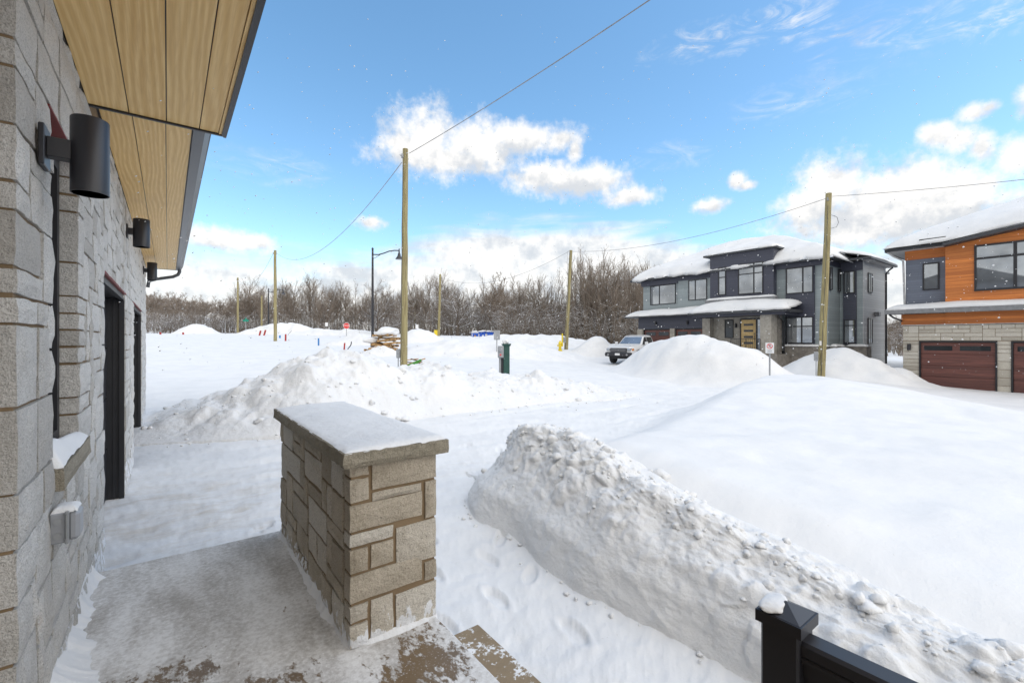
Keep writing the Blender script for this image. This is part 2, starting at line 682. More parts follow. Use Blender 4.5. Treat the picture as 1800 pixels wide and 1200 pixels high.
def soffit_mat():
    m, T, b = new_mat('soffit_wood')
    r = rnd(T)
    sh = T.node('ShaderNodeVectorMath', operation='ADD')
    T.l.new(T.pos, sh.inputs[0])
    T.l.new(T.comb(T.m('MULTIPLY', r, 7.0), T.m('MULTIPLY', r, 23.0), r), sh.inputs[1])
    p = T.mapping(sh.outputs[0], scale=(1.0, 0.13, 1.0))
    wob = T.noise(p, 2.6, 2.0, 0.5)
    px_ = T.xyz(p)[0]
    w = T.m('FRACT', T.m('ADD', T.m('MULTIPLY', wob, 7.0), T.m('MULTIPLY', px_, 26.0)))
    ring = T.smooth(T.m('ABSOLUTE', T.m('SUBTRACT', w, 0.5)), 0.05, 0.5)
    fine = T.noise(T.mapping(sh.outputs[0], scale=(60, 2.0, 60)), 2.0, 4.0, 0.6)
    col = T.mix(ring, (0.72, 0.45, 0.15), (0.86, 0.60, 0.255))
    col = T.mix(T.smooth(fine, 0.35, 0.7, 0.0, 0.45), col, (0.52, 0.28, 0.08))
    col = T.mix(T.m('MULTIPLY', r, 0.25), col, (0.84, 0.62, 0.30))
    T.l.new(col, b.inputs['Base Color'])
    b.inputs['Roughness'].default_value = 0.5
    bump(T, ring, 0.15, 0.002)
    return m


def concrete_frost():
    """porch slab: brown wet concrete under a thin blown frost of snow that is worn through in patches"""
    m, T, b = new_mat('frosted_concrete')
    px, py, pz = T.xyz(T.pos)
    wet = T.mix(T.noise(T.pos, 7.0, 5.0, 0.6), (0.13, 0.085, 0.045), (0.20, 0.14, 0.08))
    tn = T.m('ADD', T.m('MULTIPLY', T.noise(T.mapping(T.pos, scale=(1, 0.4, 1)), 3.0, 6.0, 0.6), 0.7), T.m('MULTIPLY', T.noise(T.pos, 38.0, 5.0, 0.7), 0.45))
    thin = T.mix(T.smooth(tn, 0.42, 0.74), (0.36, 0.335, 0.305), (0.72, 0.71, 0.695))
    f = T.noise(T.mapping(T.pos, scale=(1.0, 0.55, 1), rot=(0, 0, 0.5)), 6.0, 9.0, 0.72, 0.3)
    f2 = T.noise(T.mapping(T.pos, scale=(1.0, 0.6, 1), rot=(0, 0, 0.5)), 30.0, 6.0, 0.7)
    big = T.noise(T.pos, 2.3, 3.0, 0.5)
    # thinner where people walk (towards the door), thicker at the far edge
    walk = T.m('ADD', T.smooth(py, 1.9, 3.6, 0.08, -0.12), T.m('MULTIPLY', T.smooth(px, 0.55, -0.05, 0.0, 0.15), T.smooth(py, 3.0, 2.3)))
    bare = T.smooth(T.m('ADD', T.m('ADD', T.m('ADD', T.m('MULTIPLY', f, 0.45), T.m('MULTIPLY', f2, 0.55)), T.m('MULTIPLY', T.m('SUBTRACT', big, 0.5), 0.55)), walk), 0.56, 0.63)
    col = T.mix(bare, thin, wet)
    gr = T.noise(T.pos, 90.0, 3.0, 0.6)
    col = T.mix(T.smooth(gr, 0.62, 0.72, 0.0, 0.8), col, (0.8, 0.8, 0.8))
    T.l.new(col, b.inputs['Base Color'])
    T.l.new(T.mix(bare, (0.8, 0.8, 0.8), (0.4, 0.4, 0.4)), b.inputs['Roughness'])
    bump(T, T.m('SUBTRACT', T.m('MULTIPLY', f, 1.0), T.m('MULTIPLY', bare, 0.6)), 0.5, 0.01)
    return m


def concrete_step():
    m, T, b = new_mat('snow_speckled_concrete')
    col = T.mix(T.noise(T.pos, 7.0, 5.0, 0.6), (0.20, 0.145, 0.085), (0.29, 0.22, 0.14))
    f = T.noise(T.pos, 22.0, 7.0, 0.75)
    big = T.noise(T.pos, 3.5, 3.0, 0.5)
    col = T.mix(T.smooth(T.m('ADD', f, T.m('MULTIPLY', T.m('SUBTRACT', big, 0.5), 0.6)), 0.60, 0.66), col, (0.76, 0.76, 0.76))
    T.l.new(col, b.inputs['Base Color'])
    b.inputs['Roughness'].default_value = 0.8
    bump(T, f, 0.6, 0.01)
    return m


def bark_mat(name, c1, c2, snow=0.35):
    m, T, b = new_mat(name)
    n = T.noise(T.pos, 1.5, 4.0, 0.6)
    col = T.mix(n, c1, c2)
    col = T.mix(T.m('MULTIPLY', rnd(T), 0.6), col, (0.24, 0.20, 0.16))
    nz = T.xyz(T.nor)[2]
    sn = T.noise(T.pos, 2.2, 3.0, 0.6)
    k = T.m('MULTIPLY', T.smooth(nz, 0.35, 0.7), T.smooth(sn, 0.62 - snow * 0.35, 0.72 - snow * 0.25))
    col = T.mix(k, col, (0.8, 0.82, 0.85))
    T.l.new(col, b.inputs['Base Color'])
    b.inputs['Roughness'].default_value = 0.9
    b.inputs['Specular IOR Level'].default_value = 0.1
    return m


def pole_mat():
    m, T, b = new_mat('treated_pole')
    g = T.noise(T.mapping(T.pos, scale=(9, 9, 0.35)), 3.0, 6.0, 0.65, 0.3)
    col = T.mix(T.smooth(g, 0.35, 0.7), (0.36, 0.31, 0.155), (0.20, 0.16, 0.075))
    ck = T.noise(T.mapping(T.pos, scale=(14, 14, 0.22)), 2.2, 3.0, 0.5, 0.2)
    col = T.mix(T.smooth(ck, 0.64, 0.68, 0.0, 0.85), col, (0.055, 0.043, 0.025))
    kn = T.noise(T.mapping(T.pos, scale=(5, 5, 1.6)), 2.0, 2.0, 0.5)
    col = T.mix(T.smooth(kn, 0.70, 0.76, 0.0, 0.7), col, (0.11, 0.08, 0.045))
    T.l.new(col, b.inputs['Base Color'])
    b.inputs['Roughness'].default_value = 0.8
    bump(T, T.m('SUBTRACT', g, T.smooth(ck, 0.64, 0.68)), 0.5, 0.015)
    return m


def glass_mat(name, tint=(0.42, 0.45, 0.48), metal=0.7, rough=0.02):
    m, T, b = new_mat(name)
    n = T.noise(T.pos, 0.8, 3.0, 0.5)
    T.l.new(T.mix(T.smooth(n, 0.35, 0.65), tint, tuple(t * 0.65 for t in tint)), b.inputs['Base Color'])
    b.inputs['Metallic'].default_value = metal
    b.inputs['Roughness'].default_value = rough
    return m


M = {}
M['snow'] = snow_mat('snow', 1.0)
M['snow_ground'] = snow_mat('packed_snow', 1.0, dirt=1.0, rough_dist=0.014)
def flake_mat():
    m, T, b = new_mat('snowflake')
    out = [n for n in T.n if n.type == 'OUTPUT_MATERIAL'][0]
    tr = T.node('ShaderNodeBsdfTranslucent')
    df = T.node('ShaderNodeBsdfDiffuse')
    vn = T.noise(T.pos, 3.0)
    c = T.mix(vn, (0.9, 0.9, 0.9), (0.95, 0.95, 0.95))
    T.l.new(c, tr.inputs[0])
    T.l.new(c, df.inputs[0])
    mx = T.node('ShaderNodeMixShader')
    T.l.new(tr.outputs[0], mx.inputs[1])
    T.l.new(df.outputs[0], mx.inputs[2])
    T.l.new(mx.outputs[0], out.inputs[0])
    return m


M['flake'] = flake_mat()
M['snow_rough'] = snow_mat('plowed_snow', 1.5, rough_dist=0.035)
M['stone'] = stone_mat('grey_stone', (0.69, 0.67, 0.635), (0.58, 0.56, 0.525), (0.72, 0.70, 0.665), splash=(0.30, 0.75, 0.14))
M['stone_tan'] = stone_mat('tan_stone', (0.56, 0.49, 0.395), (0.43, 0.37, 0.285), (0.66, 0.62, 0.55), splash=(0.30, 0.72, 0.17))
M['cap_stone'] = stone_mat('cap_stone', (0.36, 0.32, 0.25), (0.28, 0.25, 0.19), (0.38, 0.34, 0.27))
M['mortar'] = plain('mortar', (0.22, 0.155, 0.09), 0.95, bmp=0.5, bscale=120)
M['black'] = plain('black_metal', (0.022, 0.022, 0.027), 0.38, var=0.05)
M['black_frame'] = plain('black_frame', (0.018, 0.018, 0.022), 0.45, var=0.1)
M['gutter'] = plain('grey_gutter', (0.075, 0.08, 0.09), 0.35, var=0.05)
M['red'] = plain('red_primer', (0.20, 0.028, 0.025), 0.6)
M['amber'] = plain('amber_bulb_seat', (0.55, 0.25, 0.05), 0.35)
M['plastic'] = plain('grey_plastic', (0.30, 0.31, 0.33), 0.45, var=0.06)
M['soffit'] = soffit_mat()
M['porch'] = concrete_frost()
M['concrete'] = concrete_step()
M['bark'] = bark_mat('grey_bark', (0.26, 0.22, 0.18), (0.16, 0.135, 0.108))
M['twig'] = bark_mat('brown_twig', (0.30, 0.245, 0.195), (0.19, 0.15, 0.118), 0.42)
M['snowy_twig'] = bark_mat('snowy_twig', (0.14, 0.115, 0.095), (0.10, 0.08, 0.065), 1.3)
M['pole'] = pole_mat()
M['wire'] = plain('aluminium_wire', (0.30, 0.30, 0.31), 0.5)
M['lap_grey'] = lap_mat('grey_lap_siding', (0.27, 0.31, 0.32), 0.15)
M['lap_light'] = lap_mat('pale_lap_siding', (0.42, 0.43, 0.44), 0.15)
M['dark_panel'] = lap_mat('charcoal_panel', (0.052, 0.056, 0.080), 0.16, var=0.06)
M['slate_lap'] = lap_mat('slate_blue_siding', (0.14, 0.16, 0.205), 0.13)
M['orange'] = lap_mat('orange_planks', (0.60, 0.20, 0.042), 0.15, var=0.30, grain=(0.38, 0.105, 0.022))
M['garage'] = lap_mat('brown_garage_wood', (0.155, 0.055, 0.042), 0.13, var=0.25, gap=0.04, grain=(0.08, 0.03, 0.026))
M['fascia'] = plain('charcoal_fascia', (0.05, 0.053, 0.06), 0.5)
M['fascia_grey'] = plain('grey_fascia', (0.22, 0.225, 0.235), 0.5)
M['soffit_grey'] = plain('pale_soffit', (0.5, 0.5, 0.5), 0.7)
M['glass'] = glass_mat('window_glass')
M['glass_dark'] = glass_mat('dark_glass', (0.06, 0.065, 0.07), 0.4)
M['yellow_door'] = plain('yellow_wood', (0.80, 0.56, 0.24), 0.5)
M['pale_stone'] = stone_mat('pale_block', (0.60, 0.56, 0.48), (0.53, 0.49, 0.42), (0.66, 0.62, 0.55))
M['house_stone'] = plain('house_stone', (0.42, 0.39, 0.34), 0.9, var=0.15, scale=4.0)
M['house_stone_dark'] = plain('house_stone_brown', (0.27, 0.245, 0.215), 0.9, var=0.2, scale=4.0)
M['white'] = plain('white_paint', (0.78, 0.78, 0.78), 0.4, var=0.04)
M['car_white'] = plain('white_car_paint', (0.66, 0.665, 0.67), 0.25, var=0.03)
M['tyre'] = plain('tyre_rubber', (0.02, 0.02, 0.021), 0.8)
M['chrome'] = plain('dull_chrome', (0.35, 0.35, 0.36), 0.3, metal=0.7)
M['orange_lamp'] = plain('orange_lamp', (0.7, 0.22, 0.03), 0.3)
M['yellow'] = plain('hydrant_yellow', (0.80, 0.60, 0.02), 0.45)
M['green_box'] = plain('dark_green_metal', (0.018, 0.075, 0.06), 0.45)
M['green_grey'] = plain('green_grey_lid', (0.16, 0.20, 0.13), 0.6)
M['blue'] = plain('blue_plastic', (0.01, 0.10, 0.55), 0.45)
M['stake_red'] = plain('red_stake', (0.42, 0.04, 0.03), 0.6)
M['stake_blue'] = plain('blue_stake', (0.05, 0.22, 0.52), 0.6)
M['sign_green'] = plain('sign_green', (0.0, 0.28, 0.19), 0.5)
M['sign_red'] = plain('sign_red', (0.75, 0.03, 0.025), 0.5)
M['galv'] = plain('galvanised_steel', (0.36, 0.37, 0.38), 0.45, metal=0.3)
M['pallet'] = plain('pallet_wood', (0.55, 0.33, 0.14), 0.8, var=0.3)
M['plank_dark'] = plain('weathered_plank', (0.20, 0.13, 0.075), 0.8, var=0.3)
M['bright_green'] = plain('green_wrap', (0.06, 0.26, 0.03), 0.5)
M['shingle'] = plain('dark_shingle', (0.05, 0.045, 0.042), 0.9, var=0.3, scale=20)
M['brush'] = plain('brown_brush', (0.15, 0.105, 0.07), 0.95, var=0.3)


# ------------------------------------------------------------------ the lie of the land
def P(u, d, z):
    x, y = at(u, d)
    return (x, y, z)


CTRL = [(0, 3, 0), (2, 3, 0), (0, 9, 0), (6, 8, 0), (1.5, 0.5, 0), (5, -6, 0), (-6, 0, 0), (-6, 12, .05), (12, 8, -.02), (18, 0, -.15), (18, -14, -.25),
        (1, 13, .12), (-4, 20, .3), P(560, 20, .5), P(711, 17.7, .45), P(484, 44, 1.78), P(418, 70, 2.68), P(330, 30, 1.25), P(300, 55, 2.35), P(270, 88, 3.0),
        P(420, 90, 3.05), P(560, 86, 3.0), P(655, 40, 1.55), P(640, 84, 2.95), P(773, 60, 2.35), P(740, 86, 2.9), P(840, 62, 2.1), P(900, 58, 1.75),
        P(995, 38, 1.0), P(887, 18, .34), P(860, 30, .75), P(1060, 33, .2), P(1090, 32, .14), P(1100, 15, -.05), P(1200, 20, -.08), P(1300, 25, .1), P(1443, 22, .1),
        (29.6, 4, -.32), (26, 2, -.3), (31, 16, .3), (37, 9, .3), (34, -8, -.4), P(1000, 62, 1.5), P(1130, 62, 1.2), (60, 10, .5), (50, -30, -.5), (20, -50, -.3),
        (-30, -30, .2), (-30, 30, 1.0), P(700, 150, 4.0), P(900, 130, 3.4), P(1200, 130, 3.0), P(560, 150, 4.2), P(420, 150, 6.0), P(300, 150, 7.5),
        P(290, 225, 16.5), P(350, 225, 14.0), P(420, 230, 11.0), P(520, 235, 8.5), P(200, 220, 17.0), P(640, 240, 7.0), P(900, 240, 5.0), (150, -60, 1.5), (-120, -60, 2.0), (-120, 120, 7.0), (0, -150, 0.5)]


def tps_fit(C, lam=0.3):
    C = np.array(C, float)
    n = len(C)
    s = 20.0
    X = C[:, :2] / s
    D = np.hypot(X[:, None, 0] - X[None, :, 0], X[:, None, 1] - X[None, :, 1])
    K = np.sqrt(D * D + 0.012)                 # softened linear kernel: no overshoot, no creases
    A = np.zeros((n + 1, n + 1))
    A[:n, :n] = -K
    A[:n, n] = 1
    A[n, :n] = 1
    A[:n, :n] += np.eye(n) * 1e-3
    w = np.linalg.solve(A, np.append(C[:, 2], 0))
    return X, w, s


TX, TW, TS = tps_fit(CTRL)


def tps(x, y, X=None, W=None, S=None):
    X, W, S = (TX, TW, TS) if X is None else (X, W, S)
    r = np.hypot(x, y)
    k = np.minimum(1, 260 / np.maximum(r, 1e-6))
    x, y = x * k / S, y * k / S
    z = np.full(np.shape(x), W[-1], float)
    for (cx, cy), w in zip(X, W[:-1]):
        # softened distance keeps the control points from showing as creases
        z = z - w * np.sqrt((x - cx) ** 2 + (y - cy) ** 2 + 0.012)
    return z


LAWN = [(2.95, -40), (2.95, 4.3), (4.2, 5.0), (9.0, 6.4), (11.3, 7.0), (14.2, 7.6), (16.8, 7.0), (18.2, 4.0), (18.6, -40)]
LC = [(3.2, 1.8, .55), (2.9, .8, .42), (3.6, 3.2, .72), (5, 2, .50), (5, 0, .33), (8, 4, .62), (8, 0, .42), (5, 4.4, .68), (11, 5.4, .74), (13, 6.2, .84), (14.6, 5.4, .98), (12.5, 4.3, .86),
      (15.9, 4.0, .78), (16.2, 2.6, .54), (16.4, 1.2, .40), (11, 1, .42), (13, -3, .35), (6, -6, .5), (16, -10, .3), (10, -20, .4)]
LX, LW, LS = tps_fit(LC)


def sd_poly(x, y, poly):
    """signed distance, positive inside"""
    d = np.full(np.shape(x), 1e9)
    ins = np.zeros(np.shape(x), bool)
    m = len(poly)
    for i in range(m):
        ax, ay = poly[i]
        bx, by = poly[(i + 1) % m]
        ex, ey = bx - ax, by - ay
        t = np.clip(((x - ax) * ex + (y - ay) * ey) / (ex * ex + ey * ey), 0, 1)
        d = np.minimum(d, np.hypot(x - ax - t * ex, y - ay - t * ey))
        c = ((ay > y) != (by > y)) & (x < (bx - ax) * (y - ay) / (by - ay + 1e-12) + ax)
        ins ^= c
    return np.where(ins, d, -d)


FEET = []
_fr = random.Random(3)
for _x0, _y0, _dx, _dy, _n in ((2.05, .9, .02, .62, 12), (1.75, 7.6, -.02, -.6, 9), (2.3, 3.0, .35, .5, 9), (.3, 5.0, .5, .28, 9)):
    for _k in range(_n):
        _a = math.atan2(_dy, _dx)
        _s = (1 if _k % 2 else -1) * .11
        FEET.append((_x0 + _dx * _k - math.sin(_a) * _s + _fr.uniform(-.05, .05), _y0 + _dy * _k + math.cos(_a) * _s + _fr.uniform(-.05, .05), _a + _fr.uniform(-.25, .25)))


def ground_z(x, y, detail=True):
    x = np.asarray(x, float)
    y = np.asarray(y, float)
    z = tps(x, y)
    r = np.hypot(x, y)
    sd = sd_poly(x, y, LAWN)
    k = sstep(sd + 0.25 * fbm2(x, y, .5, 3, 5), -0.35, 1.5)
    near = np.exp(-np.maximum(0, y - 3.4) ** 2 / 1.2) * sstep(x, 2.4, 3.2)
    lawn = tps(x, y, LX, LW, LS)
    z = z + k * lawn * np.where(x < 4.5, 1.0, 1.0)
    # snow swept against the far edge of the porch
    e = np.exp(-np.maximum(0, y - 4.30) / 0.28) * sstep(y, 4.18, 4.3) * sstep(x, 1.15, 0.5) * sstep(x, -.6, -.42)
    z = z + 0.27 * e * (1 + 0.25 * fbm2(x, y, 3.0, 3, 71))
    if detail:
        open_ = 1 - k
        pack = open_ * sstep(r, 26, 14)
        z = z + pack * (0.030 * fbm2(x, y, 1.1, 4, 11) + 0.018 * fbm2(x, y * 1.6, 5.0, 4, 12, .6))
        # wheel lanes along the drive and the street
        z = z + k * (0.17 * fbm2(x, y, .30, 3, 13) + 0.035 * fbm2(x * .8, y * 1.3, .95, 3, 18) + 0.012 * fbm2(x * .5, y, 2.0, 3, 14))
        far = sstep(r, 13, 22)
        z = z + far * 0.16 * fbm2(x, y, .12, 4, 15) + far * 0.03 * fbm2(x, y, .9, 3, 16) * sstep(r, 60, 30)
        # wheel ruts from the two garages, swinging out into the street, with squeezed-up rims
        for (yc, ph) in ((5.55, 0.), (7.05, .7), (8.1, 1.9), (9.35, 2.6)):
            yy = yc + .10 * np.sin(x * .55 + ph) + .0045 * np.maximum(0, x - 4) ** 2 * (1 if yc < 7.5 else 1.6)
            q = np.abs(y - yy)
            on = sstep(x, .2, 1.2) * sstep(x, 19, 14) * open_
            tread = .006 * np.sin(x * 34 + 6 * np.sign(y - yy)) * sstep(q, .12, .06)
            z = z + on * ((-.030 + tread) * sstep(q, .17, .09) + .016 * np.exp(-((q - .2) / .05) ** 2)) * (.6 + .9 * fbm2(x, y, .8, 3, 19))
        # footprints on the front walk
        for (fx_, fy_, fa_) in FEET:
            ca_, sa_ = math.cos(fa_), math.sin(fa_)
            m_ = (np.abs(x - fx_) < .4) & (np.abs(y - fy_) < .4)
            if m_.any():
                u_ = ((x[m_] - fx_) * ca_ + (y[m_] - fy_) * sa_) / .145
                w_ = (-(x[m_] - fx_) * sa_ + (y[m_] - fy_) * ca_) / .055
                q_ = np.sqrt(u_ * u_ + w_ * w_)
                z[m_] += -.022 * sstep(q_, 1.15, .8) + .010 * np.exp(-((q_ - 1.35) / .25) ** 2)
        # trodden and scraped snow in the street
        lane = np.exp(-((x - 15 - .10 * (y - 10)) / 6.0) ** 2) * sstep(y, 6, 9) * sstep(y, 34, 24)
        z = z + lane * open_ * (0.05 * fbm2(x * 1.0, y * .35, 1.3, 4, 17, .6))
    return z


def gz(x, y):
    return float(ground_z(np.array([x]), np.array([y]))[0])


def make_ground():
    th = np.concatenate([np.arange(-54, 54, 0.15), np.arange(54, 306, 2.0)])
    th = np.radians(th) + YAW
    rr = [0.05, 0.2, 0.4]
    r = 0.5
    while r < 120:
        rr.append(r)
        r *= 1.0115
    while r < 9000:
        rr.append(r)
        r *= 1.07
    rr = np.array(rr)
    R, TH = np.meshgrid(rr, th, indexing='ij')
    x, y = R * np.sin(TH), R * np.cos(TH)
    z = ground_z(x.ravel(), y.ravel())
    V = np.stack([x.ravel(), y.ravel(), z], 1)
    F = grid_faces(len(rr), len(th), wrap=True)[:, ::-1]
    o = link_big('snowy_ground', V, F, M['snow_ground'])
    tag(o, 'snow covered ground and plowed lane around the houses', kind='structure')
    return o


make_ground()


# ------------------------------------------------------------------ plowed snow banks
def displace(V, F_shape, amp_fn, seed):
    """pushes a (nu,nv) sheet along its normals by 3D noise"""
    nu, nv = F_shape
    G = V.reshape(nu, nv, 3)
    du = np.gradient(G, axis=0)
    dv = np.gradient(G, axis=1)
    n = np.cross(du, dv)
    n /= np.linalg.norm(n, axis=2, keepdims=True) + 1e-9
    if n[..., 2].mean() < 0:
        n = -n
    return V + n.reshape(-1, 3) * amp_fn(V)[:, None]


def chunky(p, f, seed):
    """crumbled lumps: rounded cells of different height"""
    d, v = worley2(p[:, 0] + .35 * p[:, 2] + .10 * fbm3(p, 3.0, 2, seed), p[:, 1] - .5 * p[:, 2] + .10 * fbm3(p, 3.0, 2, seed + 3), f, seed)
    return (0.55 - np.minimum(d, .75)) * (0.35 + v)


def clump_mesh(rng, n=1):
    """one broken lump of snow on a unit scale"""
    import bmesh
    bm = bmesh.new()
    bmesh.ops.create_icosphere(bm, subdivisions=2, radius=1.0)
    V = np.array([v.co[:] for v in bm.verts])
    F = np.array([[v.index for v in f.verts] for f in bm.faces])
    bm.free()
    q = V * rng.uniform(.7, 1.2, 3)
    q = q * (1 + .9 * fbm3(V + rng.uniform(0, 50, 3), 1.3, 4, 3, .65))[:, None]
    return q, F


RNG = np.random.default_rng(5)
CLUMPS = [clump_mesh(RNG) for _ in range(6)]


def scatter_clumps(name, pts, sizes, parent, mat):
    Vs, Fs, n = [], [], 0
    for (p, s) in zip(pts, sizes):
        q, F = CLUMPS[RNG.integers(len(CLUMPS))]
        a = RNG.uniform(0, 2 * PI)
        R = np.array([[math.cos(a), -math.sin(a), 0], [math.sin(a), math.cos(a), 0], [0, 0, .75]])
        Vs.append(q @ R.T * s + np.array(p))
        Fs.append(F + n)
        n += len(q)
    o = link_big(name, np.concatenate(Vs), np.concatenate(Fs), mat, parent, smooth=True)
    tag(o, kind='stuff')
    return o


def near_bank():
    """cut bank along the front walk: scraped upright face, crumbled top"""
    ys = np.arange(-1.2, 5.75, 0.016)
    t = np.linspace(0, 1, 210)
    Y, Tt = np.meshgrid(ys, t, indexing='ij')
    edge = 2.60 + .05 * fbm2(Y * 0 + 3, Y, .9, 3, 21) * 2 + .85 * sstep(Y, 3.6, 5.5) ** 2 + .03 * np.sin(Y * 2.1)
    top = np.interp(Y, [-1.2, 0.2, 1, 2, 2.8, 3.6, 4.2, 4.7, 5.1, 5.45, 5.75], [.34, .40, .51, .68, .85, .96, .92, .78, .48, .15, -.1])
    face_h = top * np.interp(Y, [-1.2, 1, 2, 3, 4.5, 5.5], [.78, .74, .62, .54, .50, .45])
    # profile: foot, face (leaning back a little), shoulder, crest, back slope
    lean = np.interp(Y, [-1.2, 1, 2, 3.4, 4.6, 5.5], [.14, .16, .22, .26, .40, .40])
    crest = edge + np.interp(Y, [-1.2, 1, 2, 3, 3.8, 5.5], [.44, .48, .56, .72, .72, .58])
    back = edge + np.interp(Y, [-1.2, 1, 2, 3, 3.8, 5.5], [.88, .95, 1.10, 1.38, 1.60, 1.1])
    # key points across
    kx = np.stack([edge - .10, edge, edge + .02, edge + lean * .35, edge + lean, edge + lean + .2, crest, (crest + back) / 2, back, back + .35], -1)
    zero = np.zeros_like(edge)
    lw = tps(back.ravel(), Y.ravel(), LX, LW, LS).reshape(Y.shape) * sstep(Y, 5.2, 4.4)
    kz = np.stack([zero - .12, zero - .02, zero + face_h * .14, face_h * .60, face_h * .93, face_h + (top - face_h) * .45, top, top * .45 + np.minimum(lw, top) * .55, np.minimum(lw, top) - .02, np.minimum(lw, top) - .35], -1)
    kt = np.array([0, .05, .12, .30, .45, .55, .72, .86, .95, 1.0])
    x = np.zeros_like(Y)
    z = np.zeros_like(Y)
    for i in range(len(kt) - 1):
        m = (Tt >= kt[i]) & (Tt <= kt[i + 1] + 1e-9)
        f = (Tt - kt[i]) / (kt[i + 1] - kt[i])
        x = np.where(m, kx[..., i] * (1 - f) + kx[..., i + 1] * f, x)
        z = np.where(m, kz[..., i] * (1 - f) + kz[..., i + 1] * f, z)
    # soften the kinks
    for _ in range(34):
        z[:, 1:-1] = (z[:, :-2] + 2 * z[:, 1:-1] + z[:, 2:]) / 4
        x[:, 1:-1] = (x[:, :-2] + 2 * x[:, 1:-1] + x[:, 2:]) / 4
    V = np.stack([x.ravel(), Y.ravel(), z.ravel()], 1)

    def amp(p):
        tt = Tt.ravel()
        topw = sstep(tt, .36, .56) * sstep(tt, .97, .86)
        facew = sstep(tt, .06, .16) * sstep(tt, .58, .40)
        rg = 1 - 2 * np.abs(fbm3(p * np.array([1, .75, 1.2]), 2.6, 5, 37, .6))
        brk = sstep(fbm3(p, 1.15, 3, 38), -.12, .30)
        # broken slabs: flat topped cells at different heights with narrow clefts
        wp = p + .06 * np.stack([fbm3(p, 5, 2, 51), fbm3(p, 5, 2, 52), 0 * p[:, 0]], 1)
        dd, vv = worley2(wp[:, 0] + .35 * wp[:, 2], wp[:, 1] - .5 * wp[:, 2], 5.2, 53)
        slab = (vv - .35) * sstep(dd, .62, .40)
        d2, v2 = worley2(wp[:, 0] - .3 * wp[:, 2], wp[:, 1] + .4 * wp[:, 2], 12.5, 54)
        slab2 = (v2 - .4) * sstep(d2, .60, .35)
        a = topw * ((.075 * slab + .028 * slab2) * (.25 + .75 * brk) + .085 * fbm3(p, 1.5, 6, 33, .60) + .040 * (rg - .5) + .020 * fbm3(p, 15, 4, 39, .65))
        a = a + facew * (sstep(p[:, 1], 2.6, 1.2) * (.035 * slab + .02 * slab2) + .045 * fbm3(p * np.array([1, .8, 1.2]), 1.7, 6, 34, .58) + .020 * (rg - .5))
        return a
    V = displace(V, Y.shape, amp, 31)
    F = grid_faces(*Y.shape)
    root = thing('snow_bank', 'large crumbled snow bank with a scraped upright face beside the cleared front walk', 'snow bank', (0, 0, 0))
    # normals up
    o = link_big('bank_body', V, F, M['snow_rough'], root)
    G = V.reshape(Y.shape + (3,))
    pts, sz = [], []
    for _ in range(330):
        i, j = RNG.integers(40, len(ys) - 50), int(min(.96, abs(RNG.normal(.72, .12))) * 210)
        s = min(.075, .007 + .013 * RNG.exponential())
        pts.append(G[i, j] + np.array([0, 0, s * .05]))
        sz.append(s)
    for _ in range(40):                      # crumbs at the foot of the face
        i = RNG.integers(10, len(ys) - 60)
        s = .008 + .012 * RNG.random()
        pts.append(np.array([G[i, 22, 0] - RNG.exponential() * .06 - .03, G[i, 22, 1], s * .5]))
        sz.append(s)
    scatter_clumps('snow_clumps', pts, sz, root, M['snow_rough'])


near_bank()


